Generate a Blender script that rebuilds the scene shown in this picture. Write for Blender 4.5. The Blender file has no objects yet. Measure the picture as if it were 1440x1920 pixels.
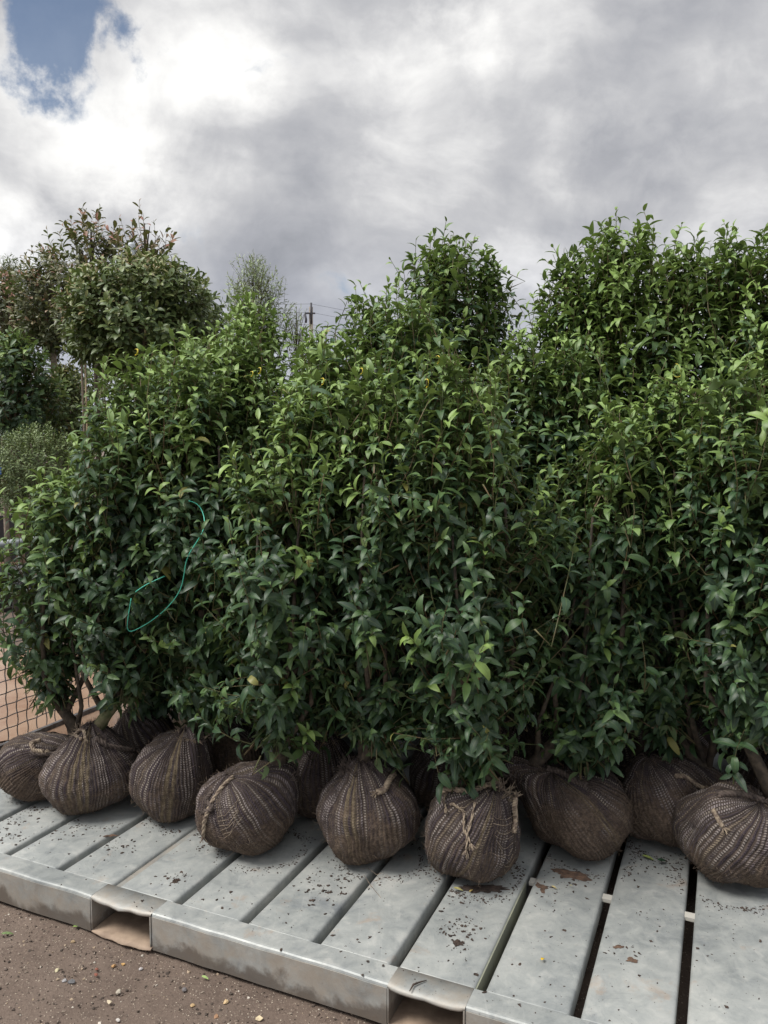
import bpy, math, random
import numpy as np
from mathutils import Matrix, Vector

sc = bpy.context.scene
COL = sc.collection
rng = np.random.default_rng(7)
random.seed(7)
PI = math.pi

# ------------------------------------------------------------------ camera
F, HOR, CAMH = 1470.0, 840.0, 1.52
PITCH = math.atan((960 - HOR) / F)
cam_d = bpy.data.cameras.new('camera')
cam = bpy.data.objects.new('camera', cam_d); COL.objects.link(cam)
cam_d.sensor_fit = 'VERTICAL'; cam_d.sensor_height = 36.0
cam_d.lens = 36.0 * F / 1920
cam_d.clip_start = 0.05; cam_d.clip_end = 2000
cam.location = (0, 0, CAMH); cam.rotation_euler = (PI / 2 - PITCH, 0, 0)
sc.camera = cam
sc.view_settings.view_transform = 'Standard'; sc.view_settings.look = 'None'
sc.view_settings.exposure = 0.74; sc.view_settings.gamma = 1.0
sc.render.resolution_x = 768; sc.render.resolution_y = 1024


def ray(px, py):
    x = (px - 720) / F; y = (960 - py) / F
    c, s = math.cos(PITCH), math.sin(PITCH)
    return np.array([x, c + y * s, -s + y * c])


def on_plane(px, py, z=0.12):
    r = ray(px, py); t = (z - CAMH) / r[2]
    return np.array([0, 0, CAMH]) + r * t


def at_depth(px, py, Y):
    r = ray(px, py)
    return np.array([0, 0, CAMH]) + r * (Y / r[1])


def project(p):
    p = np.asarray(p, float)
    c, s = math.cos(PITCH), math.sin(PITCH)
    x = p[..., 0]; y = p[..., 1]; z = p[..., 2] - CAMH
    d = c * y - s * z; u = s * y + c * z
    return 720 + F * x / d, 960 - F * u / d, d


# deck axes: A1 runs away along the slats, A2 runs right along the front edge
ANG = math.radians(23.6)
A1 = np.array([math.sin(ANG), math.cos(ANG), 0]); A2 = np.array([math.cos(ANG), -math.sin(ANG), 0])
ORG = on_plane(285, 1712, 0.12); ORG[2] = 0


def UV(u, v, z=0.0):
    return ORG + A1 * u + A2 * v + np.array([0, 0, z])


# ------------------------------------------------------------------ node helpers
class NT:
    def __init__(s, tree):
        s.t = tree; s.n = tree.nodes; s.l = tree.links

    def new(s, typ, **kw):
        n = s.n.new(typ)
        for k, v in kw.items():
            if k.startswith('i_'):
                key = k[2:]
                key = int(key) if key.isdigit() else key.replace('_', ' ')
                s.put(n.inputs[key], v)
            else:
                setattr(n, k, v)
        return n

    def put(s, sock, v):
        if hasattr(v, 'is_output') or isinstance(v, bpy.types.NodeSocket):
            s.l.new(v, sock)
        else:
            sock.default_value = v

    def math(s, op, a, b=0.0, c=None, clamp=False):
        n = s.n.new('ShaderNodeMath'); n.operation = op; n.use_clamp = clamp
        s.put(n.inputs[0], a); s.put(n.inputs[1], b)
        if c is not None: s.put(n.inputs[2], c)
        return n.outputs[0]

    def vmath(s, op, a, b=(0, 0, 0)):
        n = s.n.new('ShaderNodeVectorMath'); n.operation = op
        s.put(n.inputs[0], a); s.put(n.inputs[1], b)
        return n.outputs['Value'] if op in ('DOT_PRODUCT', 'LENGTH', 'DISTANCE') else n.outputs[0]

    def noise(s, vec, scale, detail=4, rough=0.55, dist=0.0, color=False):
        n = s.n.new('ShaderNodeTexNoise')
        s.l.new(vec, n.inputs['Vector'])
        n.inputs['Scale'].default_value = scale; n.inputs['Detail'].default_value = detail
        n.inputs['Roughness'].default_value = rough; n.inputs['Distortion'].default_value = dist
        return n.outputs['Color'] if color else n.outputs['Fac']

    def ramp(s, fac, stops, interp='LINEAR'):
        n = s.n.new('ShaderNodeValToRGB'); n.color_ramp.interpolation = interp
        e = n.color_ramp.elements
        while len(e) < len(stops): e.new(0.5)
        for k, (p, c) in enumerate(stops):
            e[k].position = p
            if not isinstance(c, (tuple, list)): c = (c, c, c)
            e[k].color = (*c, 1)
        s.l.new(fac, n.inputs['Fac'])
        return n.outputs['Color']

    def mix(s, fac, a, b, mode='MIX'):
        n = s.n.new('ShaderNodeMix'); n.data_type = 'RGBA'; n.blend_type = mode
        s.put(n.inputs[0], fac)
        for sock, v in ((n.inputs[6], a), (n.inputs[7], b)):
            if isinstance(v, tuple) and len(v) == 3: v = (*v, 1)
            s.put(sock, v)
        return n.outputs[2]

    def smooth(s, val, lo, hi):
        n = s.n.new('ShaderNodeMapRange'); n.interpolation_type = 'SMOOTHSTEP'
        s.put(n.inputs['Value'], val)
        n.inputs['From Min'].default_value = lo; n.inputs['From Max'].default_value = hi
        return n.outputs['Result']

    def bump(s, h, strength=0.3, dist=0.01, nrm=None):
        n = s.n.new('ShaderNodeBump'); s.l.new(h, n.inputs['Height'])
        n.inputs['Strength'].default_value = strength; n.inputs['Distance'].default_value = dist
        if nrm is not None: s.l.new(nrm, n.inputs['Normal'])
        return n.outputs['Normal']


def material(name):
    m = bpy.data.materials.new(name); m.use_nodes = True
    t = NT(m.node_tree)
    for n in list(t.n): t.n.remove(n)
    out = t.new('ShaderNodeOutputMaterial'); b = t.new('ShaderNodeBsdfPrincipled')
    t.l.new(b.outputs[0], out.inputs['Surface'])
    t.out = out
    return m, t, b


# ------------------------------------------------------------------ world: overcast broken cloud
SUN_EL, SUN_AZ = math.radians(56), math.radians(-108)   # azimuth from +Y, clockwise seen from above
world = bpy.data.worlds.new('World'); sc.world = world; world.use_nodes = True
w = NT(world.node_tree)
for n in list(w.n): w.n.remove(n)
wout = w.new('ShaderNodeOutputWorld')
sky = w.new('ShaderNodeTexSky', sky_type='NISHITA')
sky.sun_disc = False; sky.sun_elevation = SUN_EL; sky.sun_rotation = SUN_AZ
sky.air_density = 1.0; sky.dust_density = 0.6; sky.ozone_density = 1.5
bg_sky = w.new('ShaderNodeBackground', i_Strength=0.055)
w.l.new(sky.outputs[0], bg_sky.inputs['Color'])
tc = w.new('ShaderNodeTexCoord')
gen = tc.outputs['Generated']
sep = w.new('ShaderNodeSeparateXYZ'); w.l.new(gen, sep.inputs[0])
zz = w.math('ADD', w.math('MAXIMUM', sep.outputs[2], 0.0), 0.60)
pl = w.new('ShaderNodeCombineXYZ')
w.put(pl.inputs[0], w.math('DIVIDE', sep.outputs[0], zz))
w.put(pl.inputs[1], w.math('DIVIDE', sep.outputs[1], zz))
w.put(pl.inputs[2], w.math('MULTIPLY', sep.outputs[2], 1.6))
# domain warp makes billows instead of even noise
wc = w.noise(pl.outputs[0], 1.6, 5, 0.55, color=True)
wv = w.vmath('SUBTRACT', wc, (0.5, 0.5, 0.5))
sc_ = w.new('ShaderNodeVectorMath', operation='SCALE'); w.l.new(wv, sc_.inputs[0]); sc_.inputs['Scale'].default_value = 0.38
warped = w.vmath('ADD', pl.outputs[0], sc_.outputs[0])
big = w.noise(warped, 2.6, 8, 0.54)
gw = w.new('ShaderNodeVectorMath', operation='SCALE'); w.l.new(w.vmath('SUBTRACT', w.noise(gen, 4.0, 4, 0.5, color=True), (0.5, 0.5, 0.5)), gw.inputs[0]); gw.inputs['Scale'].default_value = 0.22
fine = w.noise(w.vmath('MULTIPLY', w.vmath('ADD', gen, gw.outputs[0]), (1.0, 1.0, 1.5)), 7.5, 8, 0.56, 0.0)
dirw = w.new('ShaderNodeVectorMath', operation='SCALE'); w.l.new(w.vmath('SUBTRACT', w.noise(gen, 7.5, 8, 0.64, color=True), (0.5, 0.5, 0.5)), dirw.inputs[0]); dirw.inputs['Scale'].default_value = 0.20
dwarp = w.vmath('NORMALIZE', w.vmath('ADD', gen, dirw.outputs[0]))


def lobe(px, py, rpx, amp):
    """a cloud bank brighter or greyer than its neighbours, in a fixed direction of the sky"""
    r = ray(px, py); r = r / np.linalg.norm(r)
    d = w.vmath('DISTANCE', dwarp, tuple(float(q) for q in r))
    g = w.smooth(d, rpx / F, 0.0)
    return w.math('MULTIPLY', g, amp)


tot = w.math('MULTIPLY_ADD', w.math('SUBTRACT', big, 0.5), 1.35, 0.40)
tot = w.math('MULTIPLY_ADD', w.math('SUBTRACT', fine, 0.5), 0.95, tot)
for L_ in ((260, 200, 300, .30), (60, 280, 230, .16), (0, 420, 170, .42), (230, 345, 120, .22), (790, 230, 210, .26),
           (1060, 275, 120, .30), (885, 60, 80, .20), (1000, 50, 170, .14), (1340, 390, 190, .20), (1400, 250, 170, .10),
           (980, 490, 160, .22), (330, 30, 190, .18), (0, 120, 140, .2), (1180, 150, 320, -.10), (560, 330, 330, -.10),
           (700, 60, 240, -.10), (500, 470, 300, -.06), (150, 420, 160, -.12), (1150, 330, 250, -.06)):
    tot = w.math('ADD', tot, lobe(*L_))
ccol = w.ramp(tot, [(0.0, (.200, .207, .226)), (0.22, (.265, .270, .290)), (0.45, (.350, .352, .364)), (0.68, (.490, .488, .488)), (0.92, (.66, .655, .64))])
# low sky is bluer and a little darker
lowf = w.smooth(sep.outputs[2], 0.30, 0.04)
ccol = w.mix(w.math('MULTIPLY', lowf, 0.55), ccol, (.86, .93, 1.10), 'MULTIPLY')
# the overcast grows brighter towards the zenith, as overcast skies do
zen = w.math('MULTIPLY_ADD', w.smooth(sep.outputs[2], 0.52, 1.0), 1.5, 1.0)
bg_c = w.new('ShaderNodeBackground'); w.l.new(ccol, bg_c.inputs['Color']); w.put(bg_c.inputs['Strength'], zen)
hole = w.math('ADD', lobe(100, 25, 175, .80), lobe(205, 10, 125, .50))
hole = w.math('ADD', hole, lobe(80, 120, 95, .45))
hole = w.math('ADD', hole, lobe(975, 262, 55, .42))
hole = w.math('ADD', hole, w.math('MULTIPLY', w.math('SUBTRACT', fine, 0.5), 3.0))
hole = w.math('SUBTRACT', hole, w.math('MULTIPLY', w.math('SUBTRACT', big, 0.62), 0.3))
hf = w.smooth(hole, 0.46, 1.05)
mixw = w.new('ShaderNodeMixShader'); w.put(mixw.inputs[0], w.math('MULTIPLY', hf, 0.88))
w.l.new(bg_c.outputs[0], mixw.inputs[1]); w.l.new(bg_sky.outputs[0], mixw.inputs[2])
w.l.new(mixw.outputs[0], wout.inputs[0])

sun_d = bpy.data.lights.new('sun', 'SUN'); sun_d.energy = 2.0; sun_d.angle = math.radians(22); sun_d.color = (1.0, 0.96, 0.9)
sun = bpy.data.objects.new('sun', sun_d); COL.objects.link(sun)
sdir = Vector((math.sin(SUN_AZ) * math.cos(SUN_EL), math.cos(SUN_AZ) * math.cos(SUN_EL), math.sin(SUN_EL)))
sun.rotation_euler = sdir.to_track_quat('Z', 'Y').to_euler(); sun.location = (-5, 2, 9)


# ------------------------------------------------------------------ object helpers
def mesh_obj(name, V, Fc, mat, parent=None, kind=None, smooth=True, attr=None, loc=None):
    me = bpy.data.meshes.new(name)
    V = np.asarray(V, np.float32).reshape(-1, 3)
    base = np.zeros(3) if loc is None else np.asarray(loc, float)
    if parent is not None: base = np.array(parent.location)
    V = V - base.astype(np.float32)
    if isinstance(Fc, np.ndarray):
        k = Fc.shape[1]; nf = len(Fc)
        me.vertices.add(len(V)); me.vertices.foreach_set('co', V.ravel())
        me.loops.add(nf * k); me.loops.foreach_set('vertex_index', Fc.astype(np.int32).ravel())
        me.polygons.add(nf); me.polygons.foreach_set('loop_start', np.arange(0, nf * k, k, dtype=np.int32))
        me.update(calc_edges=True)
    else:
        me.from_pydata([tuple(map(float, v)) for v in V], [], Fc); me.update()
    me.polygons.foreach_set('use_smooth', [smooth] * len(me.polygons))
    if attr:
        for an, (ty, data) in attr.items():
            a = me.attributes.new(an, ty, 'POINT')
            a.data.foreach_set('vector' if ty == 'FLOAT_VECTOR' else 'value', np.asarray(data, np.float32).ravel())
    me.materials.append(mat)
    o = bpy.data.objects.new(name, me); COL.objects.link(o)
    if parent is not None:
        o.parent = parent
    else:
        o.location = base
    if kind: o['kind'] = kind
    return o


def thing(name, loc, label, cat, group=None):
    o = bpy.data.objects.new(name, None); COL.objects.link(o)
    o.location = [float(q) for q in loc]; o.empty_display_size = 0.1
    o['label'] = label; o['category'] = cat
    if group: o['group'] = group
    return o


def tag(o, label, cat, group=None):
    o['label'] = label; o['category'] = cat
    if group: o['group'] = group
    return o


class Buf:
    def __init__(s):
        s.v = []; s.f = []; s.n = 0

    def add(s, V, Fc):
        V = np.asarray(V, float)
        s.v.append(V); s.f.extend([tuple(int(i) + s.n for i in f) for f in Fc]); s.n += len(V)

    def tube(s, pts, rad, sides=6, cap=True):
        pts = np.asarray(pts, float); n = len(pts)
        rad = np.broadcast_to(np.asarray(rad, float), (n,))
        T = np.gradient(pts, axis=0); T /= np.linalg.norm(T, axis=1)[:, None] + 1e-9
        up = np.array([0, 0, 1.0]) if abs(T[0, 2]) < 0.9 else np.array([1.0, 0, 0])
        Nn = np.cross(T[0], up); Nn /= np.linalg.norm(Nn)
        V = []
        for i in range(n):
            Nn = Nn - T[i] * (Nn @ T[i]); Nn /= np.linalg.norm(Nn) + 1e-9
            B = np.cross(T[i], Nn)
            for k in range(sides):
                a = 2 * PI * k / sides
                V.append(pts[i] + rad[i] * (math.cos(a) * Nn + math.sin(a) * B))
        Fc = []
        for i in range(n - 1):
            for k in range(sides):
                k2 = (k + 1) % sides
                Fc.append((i * sides + k, i * sides + k2, (i + 1) * sides + k2, (i + 1) * sides + k))
        if cap:
            Fc.append(tuple(range(sides - 1, -1, -1))); Fc.append(tuple((n - 1) * sides + k for k in range(sides)))
        s.add(V, Fc)

    def box(s, o, ax, ay, az):
        o = np.asarray(o, float); ax = np.asarray(ax, float); ay = np.asarray(ay, float); az = np.asarray(az, float)
        V = [o, o + ax, o + ax + ay, o + ay, o + az, o + ax + az, o + ax + ay + az, o + ay + az]
        s.add(V, [(0, 3, 2, 1), (4, 5, 6, 7), (0, 1, 5, 4), (1, 2, 6, 5), (2, 3, 7, 6), (3, 0, 4, 7)])

    def build(s, name, mat, parent=None, kind=None, smooth=True, loc=None):
        return mesh_obj(name, np.concatenate(s.v), s.f, mat, parent, kind, smooth, loc=loc)


def fast_tubes(P, R, sides=3):
    """P (n,k,3) polylines, R (n,k) radii -> verts, quads; many thin twigs at once"""
    n, k, _ = P.shape
    T = np.gradient(P, axis=1); T /= np.linalg.norm(T, axis=2, keepdims=True) + 1e-9
    ref = np.where(np.abs(T[..., 2:3]) < 0.9, np.array([0, 0, 1.0]), np.array([1.0, 0, 0]))
    N1 = np.cross(T, ref); N1 /= np.linalg.norm(N1, axis=2, keepdims=True) + 1e-9
    B1 = np.cross(T, N1)
    a = 2 * PI * np.arange(sides) / sides
    V = P[:, :, None, :] + R[:, :, None, None] * (np.cos(a)[None, None, :, None] * N1[:, :, None, :] + np.sin(a)[None, None, :, None] * B1[:, :, None, :])
    base = (np.arange(n)[:, None, None] * k + np.arange(k - 1)[None, :, None]) * sides
    j = np.arange(sides)[None, None, :]; j2 = (j + 1) % sides
    Q = np.stack([base + j, base + j2, base + sides + j2, base + sides + j], -1).reshape(-1, 4)
    return V.reshape(-1, 3), Q


# ------------------------------------------------------------------ materials
def plain(name, col, rough=0.7, metal=0.0, noise_scale=None, col2=None, bump=None, spec=0.5):
    m, t, b = material(name)
    geo = t.new('ShaderNodeNewGeometry')
    b.inputs['Roughness'].default_value = rough; b.inputs['Metallic'].default_value = metal
    b.inputs['Specular IOR Level'].default_value = spec
    if noise_scale:
        n = t.noise(geo.outputs['Position'], noise_scale, 5, 0.6)
        t.put(b.inputs['Base Color'], t.mix(t.smooth(n, 0.35, 0.65), col, col2 or col))
        if bump: t.put(b.inputs['Normal'], t.bump(n, bump, 0.005))
    else:
        b.inputs['Base Color'].default_value = (*col, 1)
    return m


def leaf_material(name, stops, rough=0.46, under=(.11, .16, .065), trans=0.12, rib=(.16, .22, .07), sick=(.25, .24, .07), spec=0.5):
    m, t, b = material(name)
    at = t.new('ShaderNodeAttribute', attribute_name='lf')
    sx = t.new('ShaderNodeSeparateXYZ'); t.l.new(at.outputs['Vector'], sx.inputs[0])
    geo = t.new('ShaderNodeNewGeometry')
    n = t.noise(geo.outputs['Position'], 9.0, 2, 0.5)
    tone = t.math('MINIMUM', t.math('ADD', sx.outputs[2], t.math('MULTIPLY', t.math('SUBTRACT', n, 0.5), 0.45)), 0.86)
    old = t.math('GREATER_THAN', sx.outputs[2], 0.90)
    c = t.ramp(tone, stops)
    c = t.mix(old, c, sick)
    ribm = t.smooth(t.math('ABSOLUTE', sx.outputs[0]), 0.14, 0.02)
    c = t.mix(t.math('MULTIPLY', ribm, 0.35), c, rib)
    blot = t.smooth(t.noise(geo.outputs['Position'], 60.0, 3, 0.6), 0.62, 0.8)
    c = t.mix(t.math('MULTIPLY', blot, 0.25), c, rib)
    c = t.mix(t.math('MULTIPLY', geo.outputs['Backfacing'], 0.75), c, under)
    t.put(b.inputs['Base Color'], c)
    rr = t.math('MULTIPLY_ADD', t.noise(geo.outputs['Position'], 35.0, 2, 0.5), 0.25, rough - 0.1)
    t.put(b.inputs['Roughness'], t.math('ADD', rr, t.math('MULTIPLY', geo.outputs['Backfacing'], 0.25)))
    b.inputs['Specular IOR Level'].default_value = spec
    tr = t.new('ShaderNodeBsdfTranslucent'); t.put(tr.inputs['Color'], t.mix(0.5, c, (.30, .42, .06)))
    mx = t.new('ShaderNodeMixShader'); mx.inputs[0].default_value = trans
    t.l.new(b.outputs[0], mx.inputs[1]); t.l.new(tr.outputs[0], mx.inputs[2]); t.l.new(mx.outputs[0], t.out.inputs['Surface'])
    return m


M_leaf = leaf_material('laurel_leaf', [(0.0, (.025, .052, .032)), (0.32, (.042, .092, .040)), (0.58, (.112, .192, .062)), (0.86, (.265, .390, .100))], trans=0.17)
M_bay = leaf_material('broad_leaf', [(0.0, (.065, .105, .040)), (0.35, (.145, .200, .066)), (0.65, (.24, .27, .100)), (0.86, (.25, .18, .08))], 0.42, trans=0.1, rib=(.16, .17, .07))
M_red = leaf_material('bronze_leaf', [(0.0, (.075, .095, .050)), (0.35, (.150, .165, .075)), (0.62, (.22, .175, .09)), (0.86, (.32, .125, .09))], 0.42, trans=0.1, rib=(.15, .12, .07))
M_olive = leaf_material('olive_leaf', [(0.0, (.27, .34, .18)), (1.0, (.44, .53, .30))], 0.5, under=(.30, .34, .25), trans=0.12)
M_clip = leaf_material('clipped_leaf', [(0.0, (.065, .10, .042)), (1.0, (.21, .28, .10))], 0.5, trans=0.1)
M_blue = leaf_material('blue_leaf', [(0.0, (.06, .10, .075)), (1.0, (.17, .23, .17))], 0.6, trans=0.05)
M_yel = leaf_material('yellow_leaf', [(0.0, (.20, .23, .05)), (1.0, (.50, .48, .08))], 0.5, trans=0.2)
M_far = leaf_material('far_leaf', [(0.0, (.05, .08, .035)), (1.0, (.15, .20, .07))], 0.55, trans=0.1)
M_twig = plain('green_twig', (.10, .14, .05), 0.6, noise_scale=12, col2=(.17, .11, .06))
M_bark = plain('bark', (.045, .036, .028), 0.85, noise_scale=40, col2=(.11, .085, .06), bump=0.6)
M_moss = plain('mossy_bark', (.06, .075, .028), 0.85, noise_scale=30, col2=(.15, .13, .075), bump=0.6)
M_pale_bark = plain('pale_bark', (.17, .14, .11), 0.85, noise_scale=30, col2=(.30, .25, .20), bump=0.4)
M_cane = plain('cane', (.32, .24, .14), 0.6, noise_scale=20, col2=(.22, .17, .1))
M_yarn = plain('frayed_yarn', (.36, .29, .21), 0.9, noise_scale=60, col2=(.13, .095, .075))
M_dyarn = plain('dark_yarn', (.13, .10, .085), 0.9, noise_scale=60, col2=(.055, .042, .036))
M_fibre = plain('fibre', (.20, .15, .11), 0.9)
M_soil = plain('soil', (.075, .052, .040), 0.95, noise_scale=50, col2=(.035, .025, .02), bump=0.8)
M_soil2 = plain('dry_soil', (.17, .105, .07), 0.95, noise_scale=60, col2=(.08, .052, .038), bump=0.8)
M_wire = plain('fence_wire', (.19, .19, .20), 0.5, 0.4, noise_scale=20, col2=(.10, .09, .085))
M_rail = plain('galvanised_tube', (.36, .38, .40), 0.45, 0.35, noise_scale=9, col2=(.26, .28, .30))
M_black = plain('black_plastic', (.012, .012, .014), 0.55)
M_twine = plain('green_twine', (.10, .62, .46), 0.4)
M_tie = plain('yellow_tie', (.80, .62, .05), 0.45, noise_scale=200, col2=(.85, .72, .12))
M_white = plain('white_plastic', (.55, .60, .64), 0.5)
M_bluep = plain('blue_plastic', (.03, .10, .36), 0.5)
M_pole = plain('weathered_pole', (.22, .19, .16), 0.9, noise_scale=8, col2=(.32, .28, .22))
M_cable = plain('cable', (.05, .05, .06), 0.6)


def metal_material(name, side=False):
    m, t, b = material(name)
    geo = t.new('ShaderNodeNewGeometry'); P = geo.outputs['Position']
    vr = t.new('ShaderNodeTexVoronoi'); t.l.new(t.vmath('ADD', P, t.vmath('MULTIPLY', t.noise(P, 25, 3, 0.6, color=True), (.05, .05, .05))), vr.inputs['Vector']); vr.inputs['Scale'].default_value = 38
    vs = t.new('ShaderNodeSeparateColor'); t.l.new(vr.outputs['Color'], vs.inputs[0])
    n1 = t.math('ADD', t.math('MULTIPLY', t.noise(P, 4.0, 4, 0.6, 0.3), 0.4), t.math('MULTIPLY', t.noise(P, 13, 7, 0.70, 0.5), 0.6))
    n2 = t.noise(P, 17, 6, 0.6, 0.4)
    c = t.ramp(n1, [(0.34, (.245, .262, .262)), (0.45, (.365, .382, .372)), (0.55, (.455, .468, .448)), (0.68, (.56, .56, .53))])
    c = t.mix(t.math('MULTIPLY', vs.outputs[0], 0.16), c, (.24, .265, .285))
    c = t.mix(t.math('MULTIPLY', t.smooth(n2, 0.55, 0.72), 0.40), c, (.62, .61, .57))     # white rust bloom
    n3 = t.noise(P, 8, 6, 0.65, 0.3)
    c = t.mix(t.math('MULTIPLY', t.smooth(n3, 0.60, 0.70), 0.38), c, (.44, .30, .20))        # tan soil stain
    n5 = t.noise(t.vmath('ADD', P, (7.3, 2.1, 0)), 6.0, 6, 0.65, 0.5)
    c = t.mix(t.math('MULTIPLY', t.smooth(n5, 0.58, 0.72), 0.5), c, (.17, .19, .22))       # dark stain
    n4 = t.noise(P, 160, 3, 0.6)
    c = t.mix(t.math('MULTIPLY', t.smooth(n4, 0.66, 0.74), 0.55), c, (.10, .08, .065))       # specks
    mp = t.new('ShaderNodeMapping'); t.l.new(P, mp.inputs['Vector']); mp.inputs['Rotation'].default_value = (0, 0, ANG + .2); mp.inputs['Scale'].default_value = (90, 4, 1)
    scr = t.noise(mp.outputs[0], 1.0, 3, 0.6)
    c = t.mix(t.math('MULTIPLY', t.smooth(scr, 0.62, 0.72), 0.22), c, (.62, .62, .60))
    mp2 = t.new('ShaderNodeMapping'); t.l.new(P, mp2.inputs['Vector']); mp2.inputs['Rotation'].default_value = (0, 0, ANG - .7); mp2.inputs['Scale'].default_value = (5, 120, 1)
    c = t.mix(t.math('MULTIPLY', t.smooth(t.noise(mp2.outputs[0], 1.0, 3, 0.6), 0.66, 0.74), 0.25), c, (.20, .21, .22))
    if side:
        sz = t.new('ShaderNodeSeparateXYZ'); t.l.new(P, sz.inputs[0])
        nn = t.noise(P, 11, 7, 0.68, 0.2)
        c = t.mix(t.math('MULTIPLY', t.smooth(nn, 0.28, 0.66), 0.62), c, (.40, .325, .25))   # mud splash film
        low = t.math('ADD', t.math('MULTIPLY', sz.outputs[2], -9.0), t.math('MULTIPLY', n3, 1.9))
        c = t.mix(t.math('MULTIPLY', t.smooth(low, 0.42, 0.80), 0.8), c, (.13, .105, .085))  # wet dirt along the foot
    oi = t.new('ShaderNodeObjectInfo')
    c = t.mix(t.math('MULTIPLY_ADD', oi.outputs['Random'], 0.22, 0.18), c, (.60, .62, .62), 'MULTIPLY')
    t.put(b.inputs['Base Color'], c)
    b.inputs['Metallic'].default_value = 0.15
    t.put(b.inputs['Roughness'], t.math('MULTIPLY_ADD', n2, 0.35, 0.34))
    t.put(b.inputs['Normal'], t.bump(t.math('ADD', t.math('MULTIPLY', n1, 3.0), n4), 0.12, 0.004))
    return m


M_deck = metal_material('galvanised_deck'); M_skirt = metal_material('galvanised_side', True)


def make_ball_material(name, dirt=0.5, purple=0.5, seed=0.0):
    m, t, b = material(name)
    at = t.new('ShaderNodeAttribute', attribute_name='knit')   # (yarn number, distance along it, height 0..1)
    sx = t.new('ShaderNodeSeparateXYZ'); t.l.new(at.outputs['Vector'], sx.inputs[0])
    geo = t.new('ShaderNodeNewGeometry'); P = geo.outputs['Position']
    a, l, hgt = t.math('MULTIPLY', sx.outputs[0], 1.12), sx.outputs[1], sx.outputs[2]
    a = t.math('ADD', a, t.math('MULTIPLY', t.math('SUBTRACT', t.noise(P, 26, 4, 0.6), 0.5), .60))
    idx = t.math('FLOOR', a); fr = t.math('FRACT', a)
    wn = t.new('ShaderNodeTexWhiteNoise', noise_dimensions='1D'); t.put(wn.inputs['W'], t.math('ADD', idx, seed))
    ws = t.new('ShaderNodeSeparateColor'); t.l.new(wn.outputs['Color'], ws.inputs[0])
    prof = t.math('ABSOLUTE', t.math('SUBTRACT', fr, 0.5))                       # 0 in the middle of a yarn
    yarn = t.smooth(prof, 0.40, 0.18)
    # knitted stitches: dashes along the yarn, shifted from yarn to yarn
    ph = t.math('ADD', t.math('MULTIPLY', l, 115.0), t.math('MULTIPLY', ws.outputs[0], 6.28))
    st = t.math('SINE', t.math('MULTIPLY', ph, 6.28318))
    n_s = t.noise(P, 55, 4, 0.7)
    dash = t.smooth(t.math('ADD', st, t.math('MULTIPLY', t.math('SUBTRACT', n_s, 0.5), 2.5)), -0.8, 0.8)
    soil = t.mix(t.smooth(t.noise(P, 40, 6, 0.7), 0.3, 0.7), (.040, .031, .027), (.105, .080, .066))
    ycol = t.mix(t.smooth(ws.outputs[1], 0.5 - purple * .5, 0.95), (.345, .300, .295), (.355, .308, .255))
    ycol = t.mix(t.math('GREATER_THAN', ws.outputs[2], 0.88), ycol, (.25, .20, .145))
    dim = t.smooth(t.math('ADD', t.noise(P, 14, 4, 0.7, 0.5), t.math('MULTIPLY', t.math('SUBTRACT', ws.outputs[0], 0.5), 0.5)), 0.36, 0.66)
    dark = t.mix(ws.outputs[0], (.062, .048, .056), (.090, .073, .064))
    c = t.mix(yarn, soil, t.mix(t.math('MULTIPLY', dash, dim), dark, ycol))
    ba = t.new('ShaderNodeAttribute', attribute_name='band')
    c = t.mix(t.math('MULTIPLY', ba.outputs['Fac'], 0.80), c, t.mix(t.smooth(t.noise(P, 70, 5, 0.7), 0.35, 0.65), (.125, .095, .058), (.275, .220, .140)))
    fz = t.noise(P, 240, 3, 0.8)
    c = t.mix(t.math('MULTIPLY', t.smooth(fz, 0.60, 0.78), 0.45), c, (.24, .19, .145))
    # soil pressed through the weave in patches and toward the foot where it dragged through mud
    dn = t.noise(P, 9, 6, 0.68, 0.4)
    dm = t.smooth(t.math('SUBTRACT', t.math('ADD', dn, dirt * 0.25), t.math('MULTIPLY', t.math('SUBTRACT', hgt, 0.35), 0.45)), 0.50, 0.72)
    c = t.mix(t.math('MULTIPLY', dm, 0.82), c, t.mix(t.smooth(t.noise(P, 90, 4, 0.7), 0.35, 0.65), (.060, .043, .032), (.145, .105, .075)))
    t.put(b.inputs['Base Color'], c)
    b.inputs['Roughness'].default_value = 0.95; b.inputs['Specular IOR Level'].default_value = 0.25
    h = t.math('ADD', t.math('MULTIPLY', t.math('MULTIPLY', yarn, t.math('MULTIPLY_ADD', dash, 0.6, 0.4)), t.math('SUBTRACT', 1.0, t.math('MULTIPLY', dm, 0.7))), t.math('MULTIPLY', fz, 0.7))
    t.put(b.inputs['Normal'], t.bump(h, 0.9, 0.004))
    return m


M_balls = [make_ball_material('knitted_hessian', .35, .7, 3.0), make_ball_material('muddy_hessian', 1.0, .4, 11.0), make_ball_material('tan_hessian', .6, .55, 29.0)]

# ------------------------------------------------------------------ ground
def ground_height(x, y):
    return (-0.010 + 0.004 * np.sin(x * 9.1 + 1.3 * np.sin(y * 5.3)) * np.sin(y * 7.7 + x * 2.0) + 0.003 * np.sin(x * 31 + y * 17) * np.sin(y * 37 - x * 11))


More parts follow.
